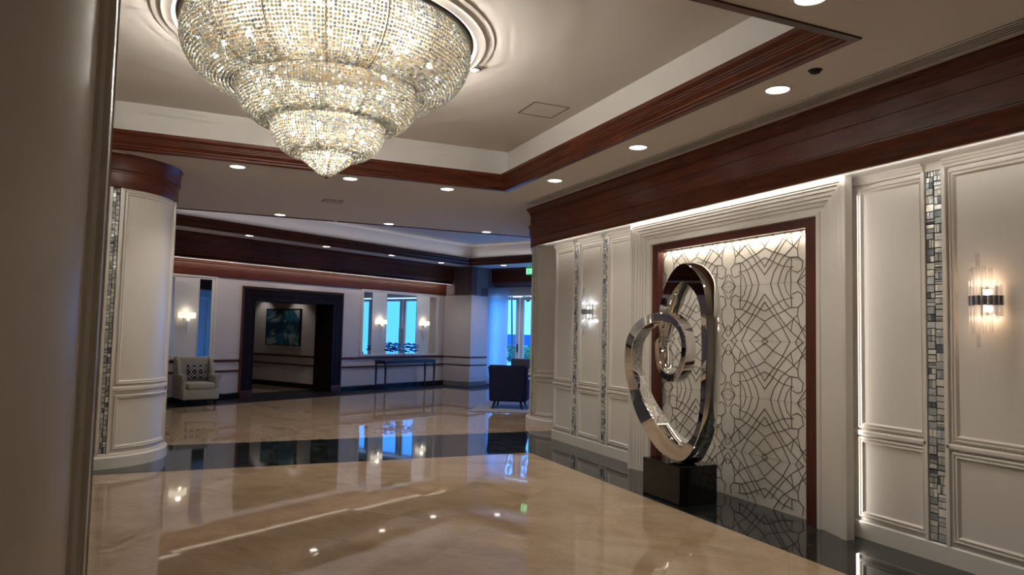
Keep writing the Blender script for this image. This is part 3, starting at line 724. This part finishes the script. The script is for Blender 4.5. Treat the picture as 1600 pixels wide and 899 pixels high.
# ---- doorway casing (espresso), an architectural portal
t = thing('doorway_casing', 'wide black stained wooden casing round the corridor doorway', 'door frame', (*UV(2.72, 0), 0), PI/6)
bm = B()
pr = [(0, 0), (0, .035), (.05, .05), (.06, .035), (.20, .035), (.21, .028), (.265, .028), (.275, .036), (.30, .036), (.31, .0)]
rings = []
for (u_, z, a, b) in ((-1.37, 0, 1, 0), (-1.37, 2.40, 1, -1), (1.37, 2.40, -1, -1), (1.37, 0, -1, 0)):
    rings.append([bm.verts.new((u_+a*o*.94, -h, z+b*o*.8)) for o, h in pr])
for i in range(3):
    for j in range(len(pr)): bm.faces.new((rings[i][j], rings[i+1][j], rings[i+1][(j+1) % len(pr)], rings[i][(j+1) % len(pr)]))
bm.faces.new(rings[0]); bm.faces.new(rings[-1][::-1]); bmesh.ops.recalc_face_normals(bm, faces=bm.faces); obj('casing', bm, M['espresso'], t)
bm = B(); box(bm, -1.40, -1.365, -.045, 0, 0, 2.42); box(bm, 1.365, 1.385, -.045, 0, 0, 2.42); box(bm, -1.40, 1.385, -.045, 0, 2.40, 2.425); obj('outer_bead', bm, M['wood_v'], t)['label'] = 'reddish mahogany outer bead'
bm = B()
box(bm, -1.085, -1.055, 0, .66, 0, DOZ); box(bm, 1.10, 1.135, 0, .66, 0, DOZ); box(bm, -1.06, 1.14, 0, .66, DOZ-.03, DOZ)
obj('jamb_lining', bm, M['espresso'], t)
for s in (-1, 1):
    bm = B(); rbox(bm, s*1.235-.15, s*1.235+.15, -.06, 0, 0, .16, .006, 1); obj('plinth_block', bm, M['wood_v'], t)

# ---- mirror panels
def mirror_set(u0, u1, panes, label):
    cx = (u0+u1)/2
    t = thing('mirror_panel', label, 'mirror', (*UV(cx, 0), 0), PI/6, 'white framed mirror panels of the back wall')
    bm = B(); box(bm, u0-cx, u1-cx, -.012, 0, .862, 2.568)
    obj('back_board', bm, M['white'], t)
    bm = B(); e = .028
    box(bm, u0-cx, u1-cx, -.035, -.012, 2.568-e, 2.568); box(bm, u0-cx, u1-cx, -.035, -.012, .862, .862+e)
    box(bm, u0-cx, u0-cx+e, -.035, -.012, .862+e, 2.568-e); box(bm, u1-cx-e, u1-cx, -.035, -.012, .862+e, 2.568-e)
    obj('frame', bm, M['white'], t)
    for a, b in panes:
        a -= cx; b -= cx; e = .014
        bm = B(); box(bm, a-e, b+e, -.026, -.012, 2.50, 2.50+e); box(bm, a-e, b+e, -.026, -.012, .905-e, .905); box(bm, a-e, a, -.026, -.012, .905, 2.50); box(bm, b, b+e, -.026, -.012, .905, 2.50)
        fr_ = obj('pane_frame', bm, M['white'], t)
        bm = B(); box(bm, a, b, -.016, -.0121, .905, 2.50); obj('mirror_glass', bm, M['mirror'], t)['label'] = 'mirror glass'
mirror_set(4.71, 7.60, [(4.78, 5.08), (5.59, 6.71), (7.24, 7.54)], 'white framed mirror panel above the console table')
mirror_set(-2.36, .705, [(-2.29, -1.99), (-1.32, -.2), (.33, .605)], 'white framed mirror panel behind the wing chair')

# ---- french doors of the window wall
def leaf(n, v0, v1, hside, kind):
    """leaf in the plane u = U2+.05, local frame of the back wall"""
    st = .13
    def bx(bm, a0, a1, z0, z1, d0=.04, d1=.09): box(bm, U2+d0, U2+d1, a0, a1, z0, z1, 0, MUV)
    bm = B(); bx(bm, v0, v0+st, 0, 2.58); bx(bm, v1-st, v1, 0, 2.58); bx(bm, v0+st, v1-st, 0, .24); bx(bm, v0+st, v1-st, 2.50, 2.58)
    o = struct(obj('door_%d' % n, bm, M['white']))
    bm = B(); bx(bm, v0+st, v1-st, .24, 2.50, .062, .067); obj('glass', bm, M['pane'], o)
    bm = B()
    hv = v0+.05 if hside < 0 else v1-.05
    if kind == 'lever':
        bx(bm, hv-.02, hv+.02, .98, 1.22, .03, .042); cyl(bm, (U2+.035, hv, 1.1), (U2-.03, hv, 1.1), .009, None, 10, MUV); cyl(bm, (U2-.03, hv, 1.1), (U2-.03, hv+.11*(-hside), 1.1), .009, None, 10, MUV)
    else:
        cyl(bm, (U2-.03, hv, 1.05), (U2-.03, hv, 1.6), .012, None, 10, MUV)
        for z in (1.12, 1.53): cyl(bm, (U2+.045, hv, z), (U2-.03, hv, z), .008, None, 8, MUV)
    obj('handle', bm, M['console'], o)
leaf(1, -1.72, -.56, -1, 'lever'); leaf(2, -3.06, -1.74, -1, 'pull'); leaf(3, -4.36, -3.08, 1, 'pull')
leaf(4, -5.78, -4.57, -1, 'pull'); leaf(5, -6.98, -5.80, 1, 'pull'); leaf(6, -8.54, -7.32, -1, 'pull'); leaf(7, -9.78, -8.56, 1, 'pull')
for v0, v1 in ((-4.36, -.56), (-6.98, -4.57), (-9.78, -7.32)):
    p = UV(U2+.35, (v0+v1)/2); a = area('daylight_portal', (p[0], p[1], 1.3), (-UX, -UY, 0), (0, 0, 1), v1-v0+.3, 2.7, 1, (1, 1, 1)); a.data.cycles.is_portal = True

# ---- sheer curtain
bm = B(); n = 160; rows = 2; vv = []
for i in range(n+1):
    f = i/n; v_ = -.45-f*.98; ph = f*2*PI*13; amp = .045*(1+.4*math.sin(f*9))
    a = (U2-.13+amp*math.sin(ph), v_+.006*math.sin(ph*2)); vv.append((bm.verts.new(MUV @ Vector((*a, .02))), bm.verts.new(MUV @ Vector((U2-.13+.7*amp*math.sin(ph+.2), v_, 2.86)))))
for i in range(n): bm.faces.new((vv[i][0], vv[i+1][0], vv[i+1][1], vv[i][1]))
tag(obj('sheer_curtain', bm, M['sheer'], smooth=True), 'floor length pleated sheer curtain lit blue beside the glass doors', 'curtain')

# ================================================================== FURNITURE
def uvthing(name, label, cat, u_, v_, rot=0, z=0, group=None):
    return thing(name, label, cat, (*UV(u_, v_), z), PI/6+rot, group)
# wing chair: local -y is the front
t = uvthing('wing_chair', 'pale tweed wing chair with curved arms against the mirror wall', 'armchair', .09, -.47, -.22)
t.scale = (.93, .93, .93)
bm = B(); rbox(bm, -.37, .37, -.38, .34, .12, .34, .03); obj('seat_base', bm, M['oat'], t, smooth=True)
bm = B(); rbox(bm, -.275, .275, -.40, .22, .34, .47, .045, 4); obj('seat_cushion', bm, M['oat'], t, smooth=True)
bm = B(); rbox(bm, -.30, .30, .17, .35, .30, .985, .045, 4, Matrix.Translation((0, .0, 0)) @ Matrix.Shear('XY', 4, (0, 0))); obj('backrest', bm, M['oat'], t, smooth=True)
for s in (-1, 1):
    bm = B()
    pts = [(.34, .30), (.34, .99), (.20, .985), (.08, .90), (.0, .72), (-.04, .60), (-.04, .30)]
    mw = Matrix(((0, 0, 1, 0), (1, 0, 0, 0), (0, 1, 0, 0), (0, 0, 0, 1)))
    tb = B(); prism(tb, pts, s*.335-.04, s*.335+.04, mw); bmesh.ops.bevel(tb, geom=tb.edges[:], offset=.018, segments=2, affect='EDGES'); me = bpy.data.meshes.new('x'); tb.to_mesh(me); tb.free(); bm.from_mesh(me); bpy.data.meshes.remove(me)
    obj('wing', bm, M['oat'], t, smooth=True)
    bm = B(); rbox(bm, s*.335-.052, s*.335+.052, -.34, .22, .30, .61, .05, 4); cyl(bm, (s*.335, -.36, .575), (s*.335, .1, .60), .062, .06, 20); obj('arm', bm, M['oat'], t, smooth=True)
    for yy in (-.33, .28):
        bm = B(); cyl(bm, (s*.30, yy, .0005), (s*.30, yy, .13), .018, .026, 10); obj('leg', bm, M['espresso'], t)
# pillow
tp = thing('throw_pillow', 'square pillow with navy and ivory diamond pattern on the wing chair', 'pillow', (*UV(.10-.0, -.42), .475), PI/6-.22)
def pillow_bm(w_, h_, t_, n=20):
    bm = B(); g = {}
    for side in (-1, 1):
        for i in range(n+1):
            for j in range(n+1):
                x, y = 2*i/n-1, 2*j/n-1
                if side == 1 and (abs(x) == 1 or abs(y) == 1): g[side, i, j] = g[-1, i, j]; continue
                pz_ = side*t_*((1-x*x)*(1-y*y))**.42; k = 1-.06*(1-abs(x))*abs(y)-.0; g[side, i, j] = bm.verts.new((x*w_*(1-.07*(1-y*y)), pz_, y*h_*(1-.07*(1-x*x))))
    for side in (-1, 1):
        for i in range(n):
            for j in range(n):
                cx, cy = (i+.5)/n*2-1, (j+.5)/n*2-1
                a, b = (cx+1)*1.5 % 1-.5, (cy+1)*1.0 % 1-.5
                d = abs(a)+abs(b); mi = 0 if (.17 < d < .36 or d > .52) and d < .9 else 1
                if d < .1: mi = 1
                try: bm.faces.new([g[side, i, j], g[side, i+1, j], g[side, i+1, j+1], g[side, i, j+1]]).material_index = mi
                except ValueError: pass
    bmesh.ops.recalc_face_normals(bm, faces=bm.faces); return bm
bm = pillow_bm(.19, .15, .05, 40); bmesh.ops.transform(bm, matrix=Matrix.Translation((.05, .075, .145)) @ Matrix.Rotation(-.22, 4, 'X'), verts=bm.verts)
obj('cover', bm, None, tp, [M['navyink'], M['ivory']], smooth=True)

# console table
t = uvthing('console_table', 'long narrow black console table under the mirror panel', 'console table', 6.015, -.38)
bm = B(); rbox(bm, -.95, .95, -.20, .20, .735, .765, .004, 1); obj('tabletop', bm, M['console'], t)
bm = B(); box(bm, -.92, .92, -.18, -.165, .67, .735); box(bm, -.92, .92, .165, .18, .67, .735); box(bm, -.92, -.905, -.165, .165, .67, .735); box(bm, .905, .92, -.165, .165, .67, .735); obj('apron', bm, M['console'], t)
for sx in (-1, 1):
    for sy in (-1, 1):
        bm = B(); x, y = sx*.91, sy*.17
        for (z0, a), (z1, b) in (((.0015, .013), (.735, .022)),):
            v = [bm.verts.new((x+p*a, y+q*a, z0)) for p, q in ((-1, -1), (1, -1), (1, 1), (-1, 1))]+[bm.verts.new((x+p*b, y+q*b, z1)) for p, q in ((-1, -1), (1, -1), (1, 1), (-1, 1))]
            for f in ((0, 3, 2, 1), (4, 5, 6, 7), (0, 1, 5, 4), (1, 2, 6, 5), (2, 3, 7, 6), (3, 0, 4, 7)): bm.faces.new([v[i] for i in f])
        obj('leg', bm, M['console'], t)
# fish sculpture
t = uvthing('fish_sculpture', 'school of blue and dark metal fish on thin rods on the console', 'figurine', 5.90, -.36, 0, .766)
bm = B(); rbox(bm, -.30, .42, -.05, .05, 0, .012, .003, 1); obj('base', bm, M['console'], t)
r2 = random.Random(11)
for k in range(9):
    bm = B(); x = -.26+.08*k; cyl(bm, (x, 0, .011), (x, 0, .27), .005, None, 6); obj('rod', bm, M['console'], t)
def fish(bm, x, y, z, L_, tilt):
    secs = [(0, .004), (.08, .02), (.25, .042), (.45, .046), (.65, .033), (.82, .014), (.9, .012), (1.0, .04)]; rings = []
    for f, h in secs:
        w_ = h*.35*(1 if f < .85 else .2); rings.append([bm.verts.new((x+(f-.5)*L_, y+w_*math.cos(a), z+(f-.5)*L_*tilt+h*L_/.3*.8*math.sin(a))) for a in [2*PI*i/8 for i in range(8)]])
    for a, b in zip(rings, rings[1:]):
        for i in range(8): bm.faces.new((a[i], a[(i+1) % 8], b[(i+1) % 8], b[i]))
    bm.faces.new(rings[0]); bm.faces.new(rings[-1][::-1])
for k in range(20):
    bm = B(); row = k % 3; fish(bm, -.56+.058*k+r2.uniform(-.03, .03), r2.uniform(-.06, .06), .24+.075*row+r2.uniform(-.02, .02), r2.uniform(.20, .27), r2.uniform(-.25, .25))
    obj('fish', bm, M['fishblue' if r2.random() < .5 else 'fishdark'], t, smooth=True)
bm = B()   # slim wire armature that carries the fish beyond the rods
tube(bm, [(-.60, 0, .30), (-.3, .01, .27), (0, 0, .27), (.3, -.01, .27), (.60, 0, .31)], .004, 6); tube(bm, [(-.5, .02, .36), (0, 0, .34), (.5, .02, .35)], .004, 6)
cyl(bm, (-.26, 0, .25), (-.26, .01, .36), .004); cyl(bm, (.38, 0, .25), (.38, .01, .36), .004); obj('armature', bm, M['console'], t)

# rug and club chairs
RA = math.atan2(-.515, .857)
t0 = Vector((4.91, 13.1)); a_ = Vector((.515, .857)); b_ = Vector((.857, -.515))
cc = t0+a_*1.8+b_*1.5
bm = B(); rbox(bm, -1.5, 1.5, -1.8, 1.8, .0015, .016, .005, 2)
tag(obj('area_rug', bm, M['rug'], loc=(cc.x, cc.y, 0), rotz=RA), 'pale blue grey area rug under the navy armchair', 'rug')
def club(name, label, x, y, rz, m, z):
    t = thing(name, label, 'armchair', (x, y, z), rz)
    # local -y = front
    bm = B()
    def slab(z0, w0, y0, z1, w1, y1, th):
        v = []
        for z, w_, yb in ((z0, w0, y0), (z1, w1, y1)): v += [bm.verts.new(p) for p in ((-w_, yb-th, z), (w_, yb-th, z), (w_, yb, z), (-w_, yb, z))]
        for f in ((0, 3, 2, 1), (4, 5, 6, 7), (0, 1, 5, 4), (1, 2, 6, 5), (2, 3, 7, 6), (3, 0, 4, 7)): bm.faces.new([v[i] for i in f])
    slab(.14, .325, .33, .87, .40, .42, .12); bmesh.ops.bevel(bm, geom=bm.edges[:], offset=.03, segments=3, affect='EDGES'); obj('backrest', bm, M[m], t, smooth=True)
    bm = B(); rbox(bm, -.33, .33, -.34, .25, .14, .33, .03); obj('seat_base', bm, M[m], t, smooth=True)
    bm = B(); rbox(bm, -.27, .27, -.36, .22, .33, .45, .04, 4); obj('seat_cushion', bm, M[m], t, smooth=True)
    for s in (-1, 1):
        bm = B(); pts = [(-.36, .14), (.32, .14), (.38, .80), (.10, .66), (-.33, .58), (-.38, .54)]
        mw = Matrix(((0, 0, 1, 0), (1, 0, 0, 0), (0, 1, 0, 0), (0, 0, 0, 1))); prism(bm, pts, s*.335-.045, s*.335+.045, mw); bmesh.ops.bevel(bm, geom=bm.edges[:], offset=.025, segments=2, affect='EDGES')
        obj('arm', bm, M[m], t, smooth=True)
        for yy in (-.3, .3):
            bm = B(); cyl(bm, (s*.30, yy+.05*(1 if yy > 0 else -1), 0), (s*.26, yy-.02*(1 if yy > 0 else -1), .15), .014, .028, 10); obj('leg', bm, M['espresso'], t)
    return t
bc = Vector((5.73, 13.16))+a_*.36
club('club_chair', 'navy club armchair seen from behind on the pale rug', bc.x, bc.y, RA+PI, 'navy', .019)
club('club_chair', 'taupe armchair with dark top rail facing away by the glass doors', 8.0, 17.1, RA+PI, 'taupe', 0)

# ================================================================== WALL LAMPS, ART
# linen-shade sconces with dripping crystal
def shade_sconce(u_, label):
    t = uvthing('shade_sconce', label, 'wall lamp', u_, -.013, 0, 1.745, 'linen shade sconces on the mirror panels')
    bm = B(); n = 24; A = []
    for zz in (-.055, .055):
        A.append([bm.verts.new((-.16+.32*i/n, -.10-.035*math.sin(PI*i/n), zz)) for i in range(n+1)])
    for i in range(n): bm.faces.new((A[0][i], A[0][i+1], A[1][i+1], A[1][i]))
    for s, i in ((0, 0), (1, n)): bm.faces.new((A[0][i], A[1][i], bm.verts.new((A[0][i].co.x, 0, .055)), bm.verts.new((A[0][i].co.x, 0, -.055))))
    obj('lamp_shade', bm, M['shade'], t, smooth=True)
    bm = B(); rbox(bm, -.05, .05, -.02, 0, -.10, .05, .005, 1); cyl(bm, (0, -.02, -.02), (0, -.07, -.02), .008); cyl(bm, (0, -.07, -.02), (0, -.07, -.10), .012); obj('bracket', bm, M['chrome'], t)
    r_ = random.Random(int(u_*100)); bm = B()
    for k in range(10):
        x = r_.uniform(-.055, .055)*(1 if k > 2 else .3); L_ = .42-abs(x)*3.5-r_.uniform(0, .1); z = -.05
        tube(bm, [(x, -.07, z), (x*.8, -.075+r_.uniform(-.02, .02), z-L_*.5), (x*.45+r_.uniform(-.01, .01), -.07, z-L_)], .006, 6, rs=[.015, .012, .004])
    obj('crystal_icicles', bm, M['icicle'], t, smooth=True)
    p = UV(u_, -.10); light('POINT', 'sconce_bulb', (p[0], p[1], 1.84), .3, WARM, shadow_soft_size=.05); light('POINT', 'sconce_bulb', (p[0], p[1], 1.66), .12, WARM, shadow_soft_size=.03)
shade_sconce(.065, 'linen shade sconce with crystal drips above the wing chair')
shade_sconce(5.36, 'linen shade sconce left of the large mirror over the console')
shade_sconce(7.0, 'linen shade sconce right of the large mirror over the console')
shade_sconce(-1.65, 'linen shade sconce at the far left behind the column')

def rod_sconce(y, z, label, col_, pw):
    t = thing('crystal_rod_sconce', label, 'wall lamp', (WX, y, z), 0, 'crystal rod sconces on the panelled wall')
    bm = B(); rbox(bm, -.02, 0, -.05, .05, -.10, .10, .006, 2); cyl(bm, (-.02, 0, 0), (-.06, 0, 0), .02); obj('wall_plate', bm, M['chrome'], t)
    rods = []
    for k in range(9):
        a = PI/2+PI*k/8; x, yy = -.035+.085*math.cos(a), .095*math.sin(a); d = abs(k-4)
        top = (.315, .225, .215, .125, .105)[d]; rods.append((x, yy, top))
    bm = B()
    for x, yy, tp_ in rods:
        cyl(bm, (x, yy, -.032), (x, yy, .032), .0165, None, 12)
    obj('chrome_collar', bm, M['chrome'], t, smooth=True)['label'] = 'dark chrome collars'
    for x, yy, tp_ in rods:
        bm = B(); cyl(bm, (x, yy, .033), (x, yy, tp_), .0125, None, 10); obj('glass_rod', bm, M['rod'], t, smooth=True)
        bm = B(); cyl(bm, (x, yy, -tp_), (x, yy, -.033), .0125, None, 10); obj('glass_rod', bm, M['rod'], t, smooth=True)
    for a, b in ((.034, .075), (-.075, -.034)):
        bm = B(); cyl(bm, (-.045, 0, a), (-.045, 0, b), .012, .012, 10); obj('lamp', bm, M['lamp'], t)
    light('POINT', 'rod_sconce_light', (WX-.075, y, z+.12), pw, col_, shadow_soft_size=.02); light('POINT', 'rod_sconce_light', (WX-.075, y, z-.12), pw, col_, shadow_soft_size=.02)
rod_sconce(3.09, 1.835, 'glass rod wall sconce glowing warm at the right edge', (1, .66, .42), .45)
rod_sconce(8.41, 1.85, 'glass rod wall sconce glowing cool between two far mosaic strips', (.85, .92, 1), .35)

# painting in the corridor
t = thing('framed_painting', 'square abstract painting in blues and white on the corridor wall', 'painting', (*UV(3.95, 2.09), 1.555), PI/6)
bm = B(); box(bm, -.045, -.002, -.70, .70, -.46, .46); obj('canvas', bm, M['art'], t)
bm = B()
for a in ((-.055, 0, -.72, -.70, -.48, .48), (-.055, 0, .70, .72, -.48, .48), (-.055, 0, -.70, .70, -.48, -.46), (-.055, 0, -.70, .70, .46, .48)): box(bm, *a)
obj('frame', bm, M['espresso'], t)
for v_, pw in ((1.5, 9), (2.95, 8)):
    p = UV(3.62, v_); light('SPOT', 'corridor_spot', (p[0], p[1], 2.6), pw, NEUT, spot_size=1.7, spot_blend=.6, shadow_soft_size=.015)

# power outlet
t = uvthing('power_outlet', 'small white outlet plate low on the wall left of the console', 'outlet', 5.15, 0, 0, .34)
bm = B(); rbox(bm, -.035, .035, -.008, 0, -.057, .057, .003, 1); obj('plate', bm, M['white'], t)
bm = B()
for z in (-.03, .01): box(bm, -.014, -.008, -.0095, -.008, z, z+.018); box(bm, .008, .014, -.0095, -.008, z, z+.018)
obj('socket', bm, M['slot'], t)

# exit sign
p = UV(8.74, -2.48)
t = thing('exit_sign', 'green lit exit sign hanging at the fascia by the glass doors', 'exit sign', (p[0], p[1], 3.275), PI/6)
bm = B(); rbox(bm, -.05, -.01, -.17, .17, -.10, .10, .004, 1); obj('housing', bm, M['exitg'], t)
bm = B(); cyl(bm, (-.03, 0, .099), (-.03, 0, .124), .01); obj('mount', bm, M['metalwhite'], t)
bm = B()
def bar(y0, z0, y1, z1, w_=.014):
    d = Vector((y1-y0, z1-z0)).normalized()*w_/2; n = Vector((-d.y, d.x)); c = [(y0-d.x+n.x, z0-d.y+n.y), (y0-d.x-n.x, z0-d.y-n.y), (y1+d.x-n.x, z1+d.y-n.y), (y1+d.x+n.x, z1+d.y+n.y)]
    a = [bm.verts.new((-.056, y, z)) for y, z in c]; b = [bm.verts.new((-.05, y, z)) for y, z in c]; bm.faces.new(a); bm.faces.new(b[::-1])
    for i in range(4): bm.faces.new((a[i], b[i], b[(i+1) % 4], a[(i+1) % 4]))
# reading direction as seen from the room runs towards -y
for g in ([(.145, -.06, .145, .06), (.145, .06, .09, .06), (.145, 0, .10, 0), (.145, -.06, .09, -.06)], [(.07, .06, .01, -.06), (.01, .06, .07, -.06)], [(-.02, .06, -.02, -.06)], [(-.05, .06, -.135, .06), (-.092, .06, -.092, -.06)]):
    for s in g: bar(*s)
bmesh.ops.recalc_face_normals(bm, faces=bm.faces); obj('letters', bm, M['exitl'], t)

# ================================================================== CEILING FITTINGS
def downlight(x, y, label, grp, pw=P_DOWN, z=H, col_=NEUT, first=[None]):
    if first[0] is None:
        t = thing('recessed_downlight', label, 'ceiling light', (x, y, z), 0, grp)
        bm = B(); lathe(bm, [(.082, -.001), (.086, -.007), (.100, -.007), (.106, 0), (.104, .0)], 40); obj('trim_ring', bm, M['metalwhite'], t, smooth=True)
        bm = B(); lathe(bm, [(0, -.004), (.078, -.004), (.084, -.001)], 40); obj('lens', bm, M['lens'], t)['label'] = 'glowing lens'
        first[0] = t
    else:
        t = copy_tree(first[0]); t.location = (x, y, z); tag(t, label, 'ceiling light', grp)
    light('SPOT', 'ceiling_spot', (x, y, z-.03), pw, col_, spot_size=2.0, spot_blend=.8, shadow_soft_size=.07)
G1 = 'recessed downlights over the sculpture wall'; G2 = 'recessed downlights over the black floor band'; G3 = 'recessed downlights before the far coffer'; G4 = 'recessed downlights along the back wall'
for x, y, l in ((2.96, 2.80, 'downlight cut off by the top edge of the photo'), (3.87, 3.98, 'brightest downlight beside the near corner of the coffer'), (3.89, 5.85, 'downlight midway along the slotted ceiling grille'), (3.88, 7.62, 'downlight near the far corner of the coffer')): downlight(x, y, l, G1)
for x, l in ((2.90, 'downlight nearest the coffer corner, behind the coffer edge'), (1.64, 'downlight just right of the chandelier tip'), (.34, 'downlight left of the chandelier tip'), (-.89, 'downlight directly above the round column')): downlight(x, 8.78, l, G2)
for x, l in ((1.16, 'leftmost downlight before the far coffer'), (2.98, 'middle downlight before the far coffer'), (4.82, 'right downlight before the far coffer')): downlight(x, 12.22, l, G3, P_DOWN*1.5)
for (u_, v_), l in zip(((.80, -.97), (2.81, -.9), (4.8, -.96), (6.75, -.85)), ('downlight above the wing chair and doorway', 'downlight above the right side of the doorway', 'downlight above the left of the console mirror', 'downlight above the right of the console mirror')):
    p = UV(u_, v_-.0); downlight(p[0], p[1], l, G4, P_DOWN*.6)
p = UV(8.05, -2.0); downlight(p[0], p[1], 'downlight in front of the curtain', G4, P_DOWN*1.0)
for x, y in ((-3.2, 5), (2.5, -2)): light('SPOT', 'ceiling_spot', (x, y, H-.03), P_DOWN*.8, NEUT, spot_size=2.0, spot_blend=.8, shadow_soft_size=.07)  # unseen spots without fittings, added as ambient fill

# linear slot grille
t = thing('slot_diffuser', 'long white linear air slot grille along the wooden fascia', 'air grille', (4.29, 4.4, H))
bm = B(); box(bm, -.075, .075, -7.5, 4.8, -.004, 0); obj('backing', bm, M['slot'], t)
for k in range(5):
    bm = B(); x = -.075+k*.03375; box(bm, x, x+.015, -7.5, 4.8, -.009, -.0041); obj('slat', bm, M['metalwhite'], t)
# smoke detector
t = thing('smoke_detector', 'small round white detector on the coffer ceiling by the chandelier', 'smoke detector', (2.17, 5.87, HC))
bm = B(); lathe(bm, [(0, -.05), (.03, -.05), (.045, -.04), (.05, -.022), (.062, -.02), (.066, 0)], 28); obj('housing', bm, M['white'], t, smooth=True)
bm = B(); lathe(bm, [(.046, -.034), (.052, -.030), (.052, -.026), (.048, -.024)], 28); obj('vent_ring', bm, M['slot'], t)
# access hatches
bm = B()
for a in ((0, .008, 0, .42), (.40, .408, 0, .42), (0, .408, 0, .008), (0, .408, .412, .42)): box(bm, *a, -.003, 0)
tag(obj('access_hatch', bm, M['slot'], loc=(3.06, 6.50, HC)), 'thin outlined access hatch in the coffer ceiling', 'hatch')
bm = B()
for a in ((0, .006, 0, .2), (.454, .46, 0, .2), (0, .46, 0, .006), (0, .46, .194, .2)): box(bm, a[0], a[1], -.003, 0, a[2], a[3])
tag(obj('access_hatch', bm, M['ceil'], loc=(2.645, 8.529, 3.585)), 'faint outlined hatch on the white coffer side behind the chandelier', 'hatch')
# black sensor, vent, sprinklers
t = thing('ceiling_sensor', 'small black ceiling sensor near the brightest downlight', 'sensor', (3.81, 3.57, H))
bm = B(); lathe(bm, [(0, -.012), (.02, -.022), (.032, -.02), (.036, -.006), (.046, -.004), (.048, 0)], 24); obj('housing', bm, M['slot'], t, smooth=True)
bm = B(); lathe(bm, [(0, -.03), (.012, -.028), (.018, -.018)], 16); obj('eye', bm, M['console'], t, smooth=True)
t = thing('air_vent', 'small grey rectangular vent in the ceiling past the coffer', 'air vent', (1.72, 10.5, H))
bm = B(); box(bm, -.14, .14, -.14, .14, -.004, 0); obj('backing', bm, M['slot'], t)
bm = B()
for k in range(6): box(bm, -.13, .13, -.13+k*.046, -.11+k*.046, -.008, -.004)
obj('louvre', bm, M['metalwhite'], t)
sp0 = None
for x, y, l in ((3.84, 7.98, 'white ceiling disc beside the slot grille'), (2.09, 12.38, 'small white ceiling disc above the doorway'), (3.42, 12.23, 'small white ceiling disc right of the middle far downlight')):
    if sp0 is None:
        sp0 = t = thing('sprinkler_disc', l, 'sprinkler', (x, y, H), 0, 'concealed sprinkler discs')
        bm = B(); lathe(bm, [(0, -.012), (.038, -.012), (.042, -.008), (.042, 0)], 24); obj('cover_plate', bm, M['metalwhite'], t, smooth=True)
    else:
        t = copy_tree(sp0); t.location = (x, y, H); t['label'] = l

# ================================================================== OUTSIDE
bm = B(); box(bm, U2+.2, U2+60, -60, 60, -.35, -.15, 0, MUV); struct(obj('ground', bm, M['lawn']))
bm = B(); box(bm, U2+60, U2+900, -700, 900, -1.2, -1.0, 0, MUV); o = obj('sea', bm, M['sea']); o['kind'] = 'stuff'; tag(o, 'deep blue sea beyond the glass doors', 'sea')
bm = B(); box(bm, 10.5, 32, -12.4, -12, -.1, 9, 0, MUV)  # added wall, seen only in the mirrors, gives their panes a pale blue
for k in range(3): box(bm, 12+k*5, 14+k*5, -12.0, -11.95, 5.5, 7.5, 0, MUV)
o = struct(obj('wall_mirror_backdrop', bm, M['stucco']))
def foliage(bm, c, rx, ry, rz, n, seed, s=.12):
    r_ = random.Random(seed)
    for _ in range(n):
        th, ph, q = r_.uniform(0, 2*PI), math.acos(r_.uniform(-1, 1)), r_.uniform(.6, 1)**.5
        p = Vector((c[0]+rx*q*math.sin(ph)*math.cos(th), c[1]+ry*q*math.sin(ph)*math.sin(th), c[2]+rz*q*math.cos(ph)))
        a = Vector((r_.uniform(-1, 1), r_.uniform(-1, 1), r_.uniform(-1, 1))).normalized(); b = a.orthogonal().normalized()
        bm.faces.new([bm.verts.new(p+a*s), bm.verts.new(p+b*s*.5), bm.verts.new(p-a*s), bm.verts.new(p-b*s*.5)])
def outdir(px_az, dist): return (dist*math.sin(math.radians(px_az)), dist*math.cos(math.radians(px_az)))
for i, (az, d, lb) in enumerate(((23.6, 42, 'green garden shrub outside, left in the glass door'), (24.6, 40, 'green garden shrub outside, between the door panes'), (25.4, 43, 'green garden shrub outside, at the right pane'))):
    x, y = outdir(az, d); t = thing('garden_shrub', lb, 'shrub', (x, y, -.15), 0, 'garden shrubs outside')
    bm = B(); foliage(bm, (0, 0, .5), .7, .7, .45, 500, 70+i, .12); obj('foliage', bm, M['leaf2' if i % 2 else 'leaf'], t)
    bm = B(); cyl(bm, (0, 0, 0), (0, 0, .4), .05, .03, 8); obj('stem', bm, M['bark'], t)
for i, (az, d, z, lb) in enumerate(((23.3, 27, 3.2, 'leafy tree crown outside seen through the left door pane'), (25.2, 26, 3.1, 'leafy tree crown outside seen through the right door pane'))):
    x, y = outdir(az, d); t = thing('garden_tree', lb, 'tree', (x, y, -.15), 0, 'garden trees outside')
    bm = B(); foliage(bm, (0, 0, z+.4), .42, .42, .7, 260, 90+i, .10); obj('foliage', bm, M['leaf'], t)
    bm = B(); cyl(bm, (.3, 0, 0), (.2, 0, z), .05, .03, 8); cyl(bm, (.2, 0, z-.05), (0, 0, z+.6), .04, .02, 6); obj('trunk', bm, M['bark'], t)
